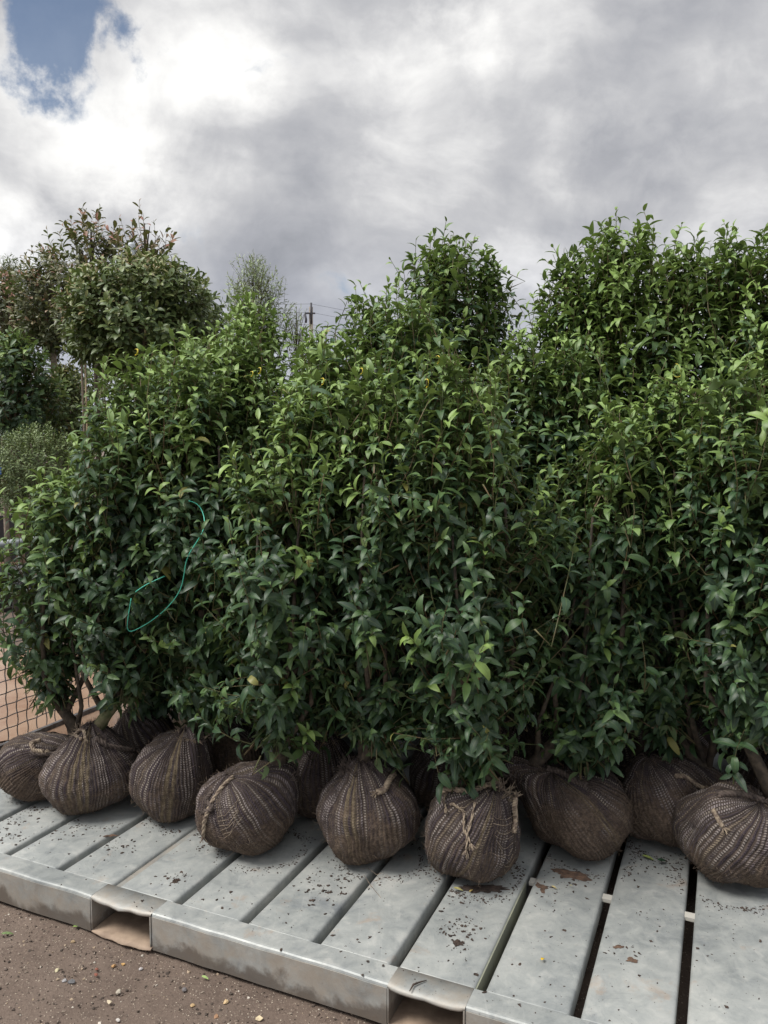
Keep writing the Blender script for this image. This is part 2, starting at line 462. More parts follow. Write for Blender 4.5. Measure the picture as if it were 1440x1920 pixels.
def build_ground():
    xs = np.concatenate([[-700, -200, -60, -20, -8], np.linspace(-4, 1.2, 210), [3, 8, 20, 60, 200, 700]])
    ys = np.concatenate([[-300, -80, -20, -5, 0], np.linspace(1.2, 3.4, 120), np.linspace(3.6, 12, 60), [20, 40, 100, 300, 1000]])
    X, Y = np.meshgrid(xs, ys)
    near = ((X > -4.1) & (X < 1.3) & (Y > 1.1) & (Y < 12.5))
    Z = np.where(near, ground_height(X, Y) + rng.normal(0, 0.0012, X.shape), -0.010)
    V = np.stack([X, Y, Z], -1).reshape(-1, 3)
    ny, nx = X.shape
    i = np.arange(ny - 1)[:, None] * nx + np.arange(nx - 1)[None, :]
    Q = np.stack([i, i + 1, i + nx + 1, i + nx], -1).reshape(-1, 4)
    m, t, b = material('trodden_earth')
    geo = t.new('ShaderNodeNewGeometry'); P = geo.outputs['Position']
    n1 = t.noise(P, 2.2, 6, 0.6); n2 = t.noise(P, 22, 6, 0.7); n3 = t.noise(P, 130, 4, 0.7)
    c = t.ramp(n1, [(0.3, (.112, .080, .062)), (0.5, (.152, .112, .088)), (0.7, (.190, .145, .116))])
    c = t.mix(t.math('MULTIPLY', t.smooth(n2, 0.52, 0.68), 0.6), c, (.085, .060, .047))
    c = t.mix(t.math('MULTIPLY', t.smooth(n3, 0.58, 0.68), 0.55), c, (.34, .27, .21))
    c = t.mix(t.math('MULTIPLY', t.smooth(n3, 0.42, 0.34), 0.6), c, (.055, .040, .032))
    vr = t.new('ShaderNodeTexVoronoi'); t.l.new(P, vr.inputs['Vector']); vr.inputs['Scale'].default_value = 120
    vs = t.new('ShaderNodeSeparateColor'); t.l.new(vr.outputs['Color'], vs.inputs[0])
    grit = t.math('MULTIPLY', t.smooth(vr.outputs['Distance'], 0.33, 0.22), t.math('GREATER_THAN', vs.outputs[0], 0.62))
    c = t.mix(grit, c, t.mix(vs.outputs[1], (.24, .185, .15), (.50, .42, .33)))
    t.put(b.inputs['Base Color'], c)
    b.inputs['Roughness'].default_value = 0.85
    h = t.math('ADD', t.math('ADD', n2, t.math('MULTIPLY', n3, 0.6)), t.math('MULTIPLY', grit, 0.5))
    t.put(b.inputs['Normal'], t.bump(h, 0.9, 0.006))
    mesh_obj('ground', V, Q, m, kind='structure')
    # grit and little stones lying on it (nobody could count them)
    t_ = (1 + 5 ** .5) / 2
    ico = np.array([(-1, t_, 0), (1, t_, 0), (-1, -t_, 0), (1, -t_, 0), (0, -1, t_), (0, 1, t_), (0, -1, -t_), (0, 1, -t_), (t_, 0, -1), (t_, 0, 1), (-t_, 0, -1), (-t_, 0, 1)]) / 1.9
    icf = np.array([(0, 11, 5), (0, 5, 1), (0, 1, 7), (0, 7, 10), (0, 10, 11), (1, 5, 9), (5, 11, 4), (11, 10, 2), (10, 7, 6), (7, 1, 8), (3, 9, 4), (3, 4, 2), (3, 2, 6), (3, 6, 8), (3, 8, 9), (4, 9, 5), (2, 4, 11), (6, 2, 10), (8, 6, 7), (9, 8, 1)])
    n = 20000
    px = rng.uniform(-1.75, 0.45, n); py = rng.uniform(1.55, 3.3, n)
    s = 0.0011 + 0.0046 * rng.random(n) ** 3.4
    R = rng.normal(size=(n, 3, 3)); q, _ = np.linalg.qr(R)
    oc = np.array([(1, 0, 0), (-1, 0, 0), (0, 1, 0), (0, -1, 0), (0, 0, 1), (0, 0, -1)], float)
    ocf = np.array([(0, 2, 4), (2, 1, 4), (1, 3, 4), (3, 0, 4), (2, 0, 5), (1, 2, 5), (3, 1, 5), (0, 3, 5)])
    sc3 = rng.uniform(0.55, 1.3, (n, 1, 3))
    Vv = (oc[None] * sc3 * (1 + rng.normal(0, .18, (n, 6, 1)))) @ q
    Vv = Vv * s[:, None, None]; Vv[..., 2] *= 0.75
    Vv += np.stack([px, py, ground_height(px, py) + s * 0.25], -1)[:, None, :]
    Fv = (ocf[None] + (np.arange(n) * 6)[:, None, None]).reshape(-1, 3)
    mm, t, b = material('grit')
    at = t.new('ShaderNodeAttribute', attribute_name='rnd')
    t.put(b.inputs['Base Color'], t.ramp(at.outputs['Fac'], [(0, (.06, .045, .035)), (.4, (.14, .105, .085)), (.7, (.25, .20, .16)), (.86, (.40, .31, .22)), (.96, (.58, .53, .45)), (1, (.5, .22, .12))], 'CONSTANT'))
    b.inputs['Roughness'].default_value = 0.8
    mesh_obj('gravel', Vv.reshape(-1, 3), Fv, mm, kind='stuff', smooth=False, attr={'rnd': ('FLOAT', np.repeat(rng.random(n), 6))})
    # countable stones
    def stone(p, r, col, label, seed, group=None):
        rg = np.random.default_rng(seed)
        V = ico * (1 + rg.normal(0, .16, (12, 1))) * np.array([1.2, .85, .6]) * r
        a = rg.uniform(0, 6.28); ca, sa = math.cos(a), math.sin(a)
        V = V @ np.array([[ca, sa, 0], [-sa, ca, 0], [0, 0, 1]])
        nm = 'pebble'
        o = mesh_obj(nm, V + p + np.array([0, 0, r * .3]), icf.copy(), plain('pebble_' + str(seed), col, 0.8, noise_scale=90, col2=tuple(q * .7 for q in col), bump=0.4), smooth=False, loc=p)
        tag(o, label, 'pebble', group)
    data = [(213, 1812, .0085, (.55, .33, .15), 'tan orange pebble on the brown earth, left of its slightly smaller orange twin'),
            (231, 1809, .0075, (.58, .36, .14), 'slim orange pebble on the earth just right of a tan one'),
            (181, 1818, .0075, (.26, .10, .07), 'upper of two brick red chips on the earth'),
            (180, 1829, .0080, (.28, .10, .065), 'lower and redder of two brick chips on the earth'),
            (222, 1861, .0115, (.58, .52, .42), 'knobbly cream stone below the orange pebbles'),
            (107, 1820, .0085, (.62, .56, .36), 'pale yellow pebble near the left of the bare earth'),
            (121, 1840, .0105, (.36, .35, .35), 'light grey flat pebble beside a darker grey one'),
            (135, 1842, .0120, (.15, .15, .155), 'dark slate grey pebble on the earth beside a light one'),
            (205, 1880, .0080, (.66, .56, .40), 'cream wedge shaped pebble below the knobbly cream stone'),
            (345, 1857, .0110, (.19, .175, .175), 'purplish grey pebble in the middle of the bare earth'),
            (361, 1886, .0085, (.60, .42, .22), 'honey coloured pebble near the bottom of the earth'),
            (424, 1880, .0100, (.62, .45, .25), 'jagged tan pebble with a rusty lump below the rim'),
            (485, 1912, .0120, (.68, .56, .36), 'large cream yellow chip at the foot of the picture'),
            (406, 1908, .0100, (.40, .23, .13), 'brown orange pebble near the bottom edge of the picture'),
            (264, 1818, .0080, (.46, .43, .42), 'small pale grey pebble right of the orange pair'),
            (221, 1914, .0090, (.56, .52, .48), 'whitish pebble at the bottom left of the earth'),
            (137, 1767, .0090, (.40, .29, .17), 'tan pebble near the fallen green leaf under the pocket')]
    for k, (x, y, r, c_, lb) in enumerate(data):
        p = on_plane(x, y, -0.008)
        stone(p, r * .78, c_, lb, 100 + k)


build_ground()

# muddy water and gravelly ground seen through the mesh on the left
def blob_sheet(name, pts, z, mat):
    b = Buf(); P = [on_plane(x, y, z) for x, y in pts]
    n = len(P); out = []
    for i in range(n):
        a, c = P[i], P[(i + 1) % n]
        for s in np.linspace(0, 1, 6)[:-1]:
            q = a + (c - a) * s; q = q + np.array([rng.normal(0, .015), rng.normal(0, .05), 0]); out.append(q)
    b.add(out, [tuple(range(len(out)))])
    o = mesh_obj(name, np.array(out), [tuple(range(len(out)))[::-1]] if False else [tuple(range(len(out)))], mat, kind='structure', smooth=False)
    return o


mm, t, b = material('muddy_water')
geo = t.new('ShaderNodeNewGeometry')
nn = t.noise(geo.outputs['Position'], 3.0, 5, 0.6, 0.5)
t.put(b.inputs['Base Color'], t.mix(t.smooth(nn, .35, .65), (.30, .185, .125), (.38, .26, .185)))
b.inputs['Roughness'].default_value = 0.22
t.put(b.inputs['Normal'], t.bump(t.noise(geo.outputs['Position'], 18, 3, 0.5), 0.12, 0.004))
blob_sheet('puddle', [(-500, 1350), (-300, 1225), (0, 1212), (180, 1215), (330, 1260), (300, 1340), (160, 1372), (0, 1388)], 0.004, mm)
mm2 = plain('wet_clay', (.15, .085, .06), 0.45, noise_scale=3.5, col2=(.24, .15, .11), bump=0.3)
blob_sheet('wet_clay', [(-500, 1112), (-300, 1062), (100, 1050), (330, 1058), (400, 1090), (200, 1112), (0, 1118)], 0.002, mm2)

# ------------------------------------------------------------------ metal deck
VL, VR, DEPTH = -1.165, 3.15, 2.60
deck = thing('metal_pallet', UV(0, 0), 'large galvanised metal pallet of slats with fork pockets under the root balls', 'pallet')


def strip(name, v0, v1, prof, mat, n=24, wob=0.0014, parent=deck, seed=0, kind=None):
    """extrude a (u,z) profile along the front direction with slight dents"""
    rg = np.random.default_rng(seed)
    vs = np.linspace(v0, v1, n)
    wv = np.interp(vs, np.linspace(v0, v1, max(4, n // 3)), rg.normal(0, wob, max(4, n // 3)))
    wz = np.interp(vs, np.linspace(v0, v1, max(4, n // 3)), rg.normal(0, wob * .6, max(4, n // 3)))
    V = []; k = len(prof)
    for i, v in enumerate(vs):
        for (u, z) in prof:
            V.append(UV(u + wv[i] * (1 if u < .03 else 0), v, z + (wz[i] if z > .05 else 0)))
    Fc = [(i * k + j, i * k + j + 1, (i + 1) * k + j + 1, (i + 1) * k + j) for i in range(n - 1) for j in range(k - 1)]
    Fc.append(tuple(range(k))[::-1]); Fc.append(tuple((n - 1) * k + j for j in range(k)))
    return mesh_obj(name, V, Fc, mat, parent, kind, smooth=False)


ZT = 0.1175
rimprof = [(.074, .100), (.0745, ZT), (.012, ZT + .001), (.006, ZT), (.002, ZT - .003), (.0, ZT - .008), (.0, .095), (.0015, .05), (.002, .004), (.010, .003)]
POCK = [(-.239, -.003), (.775, .988)]
segs = [(VL, POCK[0][0]), (POCK[0][1], POCK[1][0]), (POCK[1][1], VR)]
for k, (a, c_) in enumerate(segs):
    strip('front_rim', a + .0005, c_ - .0005, rimprof, M_skirt if False else M_deck, n=40, seed=k)
# mud film on the upright face: a thin skirt plate 1.5 mm proud of the rim
for k, (a, c_) in enumerate(segs):
    strip('skirt', a + .002, c_ - .002, [(.004, ZT - .0095), (-.0016, ZT - .0100), (-.0018, .05), (-.0012, .003), (.006, .002)], M_skirt, n=40, seed=k, wob=.0014)


def pocket(v0, v1, seed):
    rg = np.random.default_rng(seed)
    n = 17; vs = np.linspace(v0, v1, n)
    # roof: runs on from the rim, its lip bent down and out with torn waviness
    V = []; prof_n = 7
    lip = np.interp(vs, np.linspace(v0, v1, 7), rg.normal(0, .0022, 7)); lip[0] = lip[-1] = 0
    for i, v in enumerate(vs):
        e = math.sin(PI * i / (n - 1)) ** 0.6
        V += [UV(.0745, v, .108), UV(.0745, v, ZT), UV(.015, v, ZT + .0005 - .002 * e), UV(-.003 - .004 * e, v, ZT - .002 - .003 * e + lip[i] * .4),
              UV(-.007 * e - .002 + lip[i] * .6, v, ZT - .006 - .004 * e + lip[i] * .8), UV(-.0075 * e - .0022 + lip[i] * .6, v, ZT - .010 - .004 * e + lip[i] * .8), UV(.012, v, .106)]
    k = prof_n
    Fc = [(i * k + j, i * k + (j + 1) % k, (i + 1) * k + (j + 1) % k, (i + 1) * k + j) for i in range(n - 1) for j in range(k)]
    p = mesh_obj('fork_pocket', V, Fc, M_skirt, deck)
    # floor sheet, bowed lip
    lip2 = np.interp(vs, np.linspace(v0, v1, 6), rg.normal(0, .002, 6))
    V = []
    for i, v in enumerate(vs):
        e = math.sin(PI * i / (n - 1)) ** 0.5
        f = -.006 - .009 * e + lip2[i]
        V += [UV(.9, v, .010), UV(.04, v, .010), UV(.005, v, .008), UV(f, v, .004 + .003 * math.sin(i * 1.3)), UV(f + .001, v, .0015), UV(.04, v, .006), UV(.9, v, .006)]
    f = mesh_obj('pocket_floor', V, Fc, M_pfloor, deck)
    for v, s in ((v0, 1), (v1, -1)):
        b = Buf(); b.box(UV(-.004, v + (0.0005 if s > 0 else -.0045), .012), A1 * .9, A2 * .004, (0, 0, .095))
        b.build('pocket_wall', M_skirt, deck, smooth=False)
    b = Buf(); b.box(UV(.076, v0 + .006, .1035), A1 * .82, A2 * (v1 - v0 - .012), (0, 0, .003)); b.build('pocket_roof', M_skirt, deck, smooth=False)


M_pfloor = plain('pocket_floor', (.26, .19, .14), 0.8, noise_scale=14, col2=(.40, .30, .22), bump=0.3)
for k, (a, c_) in enumerate(POCK): pocket(a, c_, 50 + k)

# slats: folded channels with rounded shoulders, every one its own object sharing a mesh
W, GAP, PITCHV = .2155, .027, .2425
def slat_mesh():
    prof = [(0.0015, .062), (0.0, .075), (0.0, ZT - .009), (.0015, ZT - .004), (.005, ZT - .001), (.011, ZT + .001), (W / 2, ZT + .0005),
            (W - .011, ZT + .001), (W - .005, ZT - .001), (W - .0015, ZT - .004), (W, ZT - .009), (W, .075), (W - .0015, .062)]
    us = [.0765, .079, .4, .8, 1.2, 1.8, DEPTH]
    V = []; k = len(prof)
    for i, u in enumerate(us):
        for (v, z) in prof: V.append(A1 * u + A2 * v + np.array([0, 0, z - (.0008 if i == 0 else 0)]))
    Fc = [(i * k + j, (i + 1) * k + j, (i + 1) * k + j + 1, i * k + j + 1) for i in range(len(us) - 1) for j in range(k - 1)]
    Fc.append(tuple(range(k))); Fc.append(tuple((len(us) - 1) * k + j for j in range(k))[::-1])
    return V, Fc
SV, SF = slat_mesh()
slat0 = None
for k in range(-5, 13):
    v = .020 + GAP + PITCHV * k
    if v < VL - .2: continue
    if slat0 is None:
        slat0 = mesh_obj('slat', np.array(SV) + np.array(deck.location), SF, M_deck, deck); o = slat0
    else:
        o = slat0.copy(); COL.objects.link(o); o.parent = deck
    dz = random.uniform(-.0012, .0012)
    o.location = Vector(tuple(A2 * v + np.array([0, 0, dz])))
# support bars across underneath and the end frames
for u, z0, h in ((.64, .100, .011), (1.25, .100, .011), (2.2, .100, .011)):
    b = Buf(); b.box(UV(u, 1.0 if u < 1 else VL + .01, z0), A1 * .03, A2 * ((VR - 1.02) if u < 1 else (VR - VL - .02)), (0, 0, h)); b.build('cross_bar', plain('bar%d' % int(u * 100), (.50, .48, .43), .6), deck, smooth=False)
b = Buf(); b.box(UV(DEPTH + .002, VL, .004), A1 * .05, A2 * (VR - VL), (0, 0, .112)); b.build('rear_rim', M_deck, deck, smooth=False)
b = Buf(); b.box(UV(.078, VL - .03, .004), A1 * (DEPTH - .08), A2 * .028, (0, 0, .110)); b.build('side_rail', M_deck, deck, smooth=False)
for v in (1.0,):
    b = Buf(); b.box(UV(.08, .9895, .02), A1 * .55, A2 * .004, (0, 0, .092)); b.build('web_plate', plain('web_plate', (.26, .27, .20), .6, noise_scale=10, col2=(.20, .21, .17)), deck, smooth=False)

# soil crumbs and patches on the deck
def crumbs():
    cl = [(1065, 1640, .05, 60), (1040, 1655, .04, 30), (860, 1760, .045, 90), (850, 1740, .03, 40), (875, 1730, .02, 30), (610, 1660, .05, 90), (650, 1665, .04, 60),
          (325, 1650, .02, 60), (340, 1645, .015, 30), (215, 1590, .035, 90), (130, 1565, .05, 60), (55, 1580, .03, 60), (20, 1540, .05, 90), (10, 1570, .04, 50),
          (100, 1560, .02, 40), (185, 1580, .02, 40), (370, 1560, .03, 70), (380, 1590, .03, 40), (905, 1665, .06, 120), (1030, 1700, .03, 20), (1240, 1625, .04, 60),
          (960, 1640, .04, 60), (700, 1670, .02, 12), (1230, 1720, .03, 14), (1170, 1780, .04, 30), (1330, 1730, .1, 20), (500, 1740, .06, 16), (250, 1700, .05, 20), (770, 1850, .05, 40),
          (850, 1665, .05, 50), (410, 1685, .08, 30), (1010, 1850, .12, 30), (1350, 1840, .15, 30), (560, 1700, .10, 40), (100, 1640, .10, 20), (1120, 1840, .1, 20), (700, 1790, .1, 30), (960, 1780, .1, 30)]
    P = []; S = []
    for x, y, sp, n in cl:
        c = on_plane(x, y, ZT)
        n = int(n * .8)
        q = c + np.stack([rng.normal(0, sp, n), rng.normal(0, sp, n), np.zeros(n)], -1)
        P.append(q); S.append(.0010 + .0062 * rng.random(n) ** 3.2)
    for bx_, by_, sp_ in ((62, 1512, .10), (175, 1540, .13), (328, 1550, .12), (465, 1616, .13), (693, 1634, .13), (880, 1667, .13), (1095, 1622, .14), (1240, 1600, .12), (1365, 1684, .14)):
        c = on_plane(bx_, by_, ZT) + A1 * .10; n = 650; an = rng.uniform(0, 2 * PI, n); rr_ = sp_ + np.abs(rng.normal(0, .028, n)); q = c + np.stack([np.cos(an) * rr_, np.sin(an) * rr_, np.zeros(n)], -1)
        P.append(q); S.append(.0008 + .0042 * rng.random(n) ** 2.6)
    n = 500
    q = ORG + A1 * rng.uniform(.0, .7, (n, 1)) + A2 * rng.uniform(-1.1, 1.9, (n, 1)); q[:, 2] = ZT
    P.append(q); S.append(.0008 + .003 * rng.random(n) ** 3)
    P = np.concatenate(P); S = np.concatenate(S)
    d = P - ORG; u = d @ A1; v = d @ A2
    g = np.mod(v - .020, PITCHV)
    ok = (u > .003) & ((u < .072) | ((g > GAP + .009) & (g < PITCHV - .009)))
    P = P[ok]; S = S[ok]; n = len(P); k = 7
    a = np.linspace(0, 2 * PI, k, endpoint=False)
    r = S[:, None] * rng.uniform(.25, 1.5, (n, k)); asp = rng.uniform(.5, 1, (n, 1)); th = rng.uniform(0, PI, (n, 1))
    lx = r * np.cos(a); ly = r * np.sin(a) * asp
    X = lx * np.cos(th) - ly * np.sin(th); Y = lx * np.sin(th) + ly * np.cos(th)
    bot = np.stack([P[:, None, 0] + X, P[:, None, 1] + Y, np.full((n, k), ZT + .0006)], -1)
    top = bot.copy(); top[..., :2] = P[:, None, :2] + (top[..., :2] - P[:, None, :2]) * .75; top[..., 2] += (S * .35)[:, None] * rng.uniform(.5, 1.3, (n, k))
    V = np.concatenate([bot, top], 1); Fq = []
    j = np.arange(k); j2 = (j + 1) % k
    tri = np.concatenate([np.stack([j, j2, k + j2], -1), np.stack([j, k + j2, k + j], -1), np.stack([np.full(k - 2, k), k + np.arange(1, k - 1), k + np.arange(2, k)], -1)])
    Fv = (tri[None] + (np.arange(n) * 2 * k)[:, None, None]).reshape(-1, 3)
    mesh_obj('soil_crumbs', V.reshape(-1, 3), Fv, M_soil, kind='stuff', smooth=False)


crumbs()


def patch(px, py, rx, ry, label, mat, seed, hgt=.004, rot=0.0):
    rg = np.random.default_rng(seed)
    c = on_plane(px, py, ZT + .0012); k = 44
    a = np.linspace(0, 2 * PI, k, endpoint=False)
    f = 1 + sum(rg.normal(0, .30 / (q ** .75)) * np.cos(q * a + rg.uniform(0, 6)) for q in range(2, 16))
    f = np.clip(f, .25, 1.7)
    rings = [(1.0, 0), (.9, .45), (.65, .9), (.35, .6)]
    V = []
    for s, h in rings:
        V += [c + np.array([rx * f[i] * s * math.cos(a[i]) * math.cos(rot) - ry * f[i] * s * math.sin(a[i]) * math.sin(rot),
                            rx * f[i] * s * math.cos(a[i]) * math.sin(rot) + ry * f[i] * s * math.sin(a[i]) * math.cos(rot), hgt * h * rg.uniform(.4, 1.2)]) for i in range(k)]
    V.append(c + np.array([0, 0, hgt * .6])); n = len(rings)
    Fc = [(r * k + i, r * k + (i + 1) % k, (r + 1) * k + (i + 1) % k, (r + 1) * k + i) for r in range(n - 1) for i in range(k)]
    Fc += [((n - 1) * k + i, (n - 1) * k + (i + 1) % k, n * k) for i in range(k)]
    o = mesh_obj('soil_patch', V, Fc, mat, smooth=False, loc=c); tag(o, label, 'soil')


patch(1072, 1640, .062, .026, 'broad patch of spilled brown soil on the deck below the slumped root ball', M_soil2, 5, rot=-.35)
patch(1016, 1664, .016, .022, 'small soil patch beside the gap, left of the broad spill', M_soil2, 6)
patch(905, 1666, .075, .022, 'dark soil crushed under the front edge of the ragged root ball', M_soil, 7)
patch(1185, 1800, .018, .008, 'rusty brown mud smear in the middle of the second slat from the right', M_soil2, 8, .0015)
patch(1160, 1775, .014, .007, 'paler mud smear above and left of the rusty one', M_soil2, 9, .0015)
patch(330, 1652, .012, .012, 'dark clod of soil on the slat above the left fork pocket', M_soil, 10, .006)
patch(858, 1768, .013, .014, 'brown soil clod among crumbs near the right fork pocket', M_soil, 12, .005)
patch(208, 1567, .020, .008, 'tan soil smear on the deck below the second root ball from the left', M_soil2, 13, .003)

# ------------------------------------------------------------------ leaves
ST = [.13, .36, .62, .86]
NB = 7


def leaf_template(width, bend, fold, twist, seed, wprof=(.62, 1.0, .80, .34)):
    """one leaf: X along, Z its upper side; unit length; 14 verts, 16 tris"""
    V = [(0, 0, 0)]; U = [(0, 0)]
    xs = 0; zs = 0; prev = 0; ang = bend * -.25
    path = []
    for s in ST + [1.0]:
        nseg = 4
        for q in range(nseg):
            d = (s - prev) / nseg; ang += bend * d; xs += math.cos(ang) * d; zs -= math.sin(ang) * d
        prev = s; path.append((xs, zs, ang, s))
    for (x, z, a, s), wp in zip(path[:-1], wprof):
        hw = width * wp
        tw = twist * s
        for sgn in (-1, 0, 1):
            y = sgn * hw; up = abs(sgn) * hw * fold + sgn * hw * math.tan(tw)
            V.append((x + up * math.sin(a), y, z + up * math.cos(a))); U.append((sgn, s))
    x, z, a, s = path[-1]
    V.append((x, 0, z)); U.append((0, 1))
    Fc = [(0, 1, 2)[::-1], (0, 2, 3)[::-1]]
    for i in range(3):
        b = 1 + 3 * i
        for j in (0, 1):
            Fc += [(b + j, b + j + 1, b + j + 4), (b + j, b + j + 4, b + j + 3)]
    Fc += [(10, 11, 13), (11, 12, 13)]
    Fc = [f if k < 2 else f for k, f in enumerate(Fc)]
    V = np.array(V, float); Fc = np.array(Fc, int)
    # make every face look to +Z
    nz = np.cross(V[Fc[:, 1]] - V[Fc[:, 0]], V[Fc[:, 2]] - V[Fc[:, 0]])
    mid = nz[:, 2] + nz[:, 0] * math.sin(bend * .4)
    Fc[mid < 0] = Fc[mid < 0][:, ::-1]
    return V, np.array(U, float), Fc


LW = (.70, 1.0, .84, .40)
SHAPES = {
    'laurel': [leaf_template(.170, 1.0, .25, .1, 0, LW), leaf_template(.165, 1.6, .35, -.15, 1, LW), leaf_template(.185, 2.1, -.12, .2, 2, LW), leaf_template(.16, 1.4, .45, -.1, 3, LW), leaf_template(.175, 2.5, .2, .0, 4, LW), leaf_template(.165, .5, .45, .15, 5, LW)],
    'broad': [leaf_template(.22, .6, .25, .1, 0, (.45, .85, 1.0, .62)), leaf_template(.21, 1.1, .35, -.1, 1, (.45, .85, 1.0, .6)), leaf_template(.19, .3, .4, .1, 2, (.5, .9, 1, .55))],
    'narrow': [leaf_template(.10, .4, .2, .1, 0), leaf_template(.09, .9, .2, -.2, 1)],
}


class Foliage:
    """leaves of one plant: numpy arrays, later split into leaf objects and the rest"""
    def __init__(s, owner, shape, mat, leaf_name='leaf', single=True):
        s.owner = owner; s.shape = shape; s.mat = mat; s.single = single; s.leaf_name = leaf_name
        s.P = []; s.L = []; s.N = []; s.S = []; s.K = []; s.B = []

    def add(s, P, L, N, S, tone, rg):
        n = len(P)
        s.P.append(P); s.L.append(L); s.N.append(N); s.S.append(S)
        s.K.append(rg.integers(0, len(SHAPES[s.shape]), n)); bk = np.clip((tone * .857 * NB).astype(int), 0, NB - 2); bk[rg.random(n) < .005] = NB - 1; s.B.append(bk)

    def done(s):
        for a in 'PLNSKB': setattr(s, a, np.concatenate(getattr(s, a)))
        s.L /= np.linalg.norm(s.L, axis=1, keepdims=True)
        s.N -= s.L * np.sum(s.L * s.N, 1, keepdims=True); s.N /= np.linalg.norm(s.N, axis=1, keepdims=True) + 1e-9
        s.Y = np.cross(s.N, s.L)


ALLF = []


def nrm(a): return a / (np.linalg.norm(a, axis=-1, keepdims=True) + 1e-9)


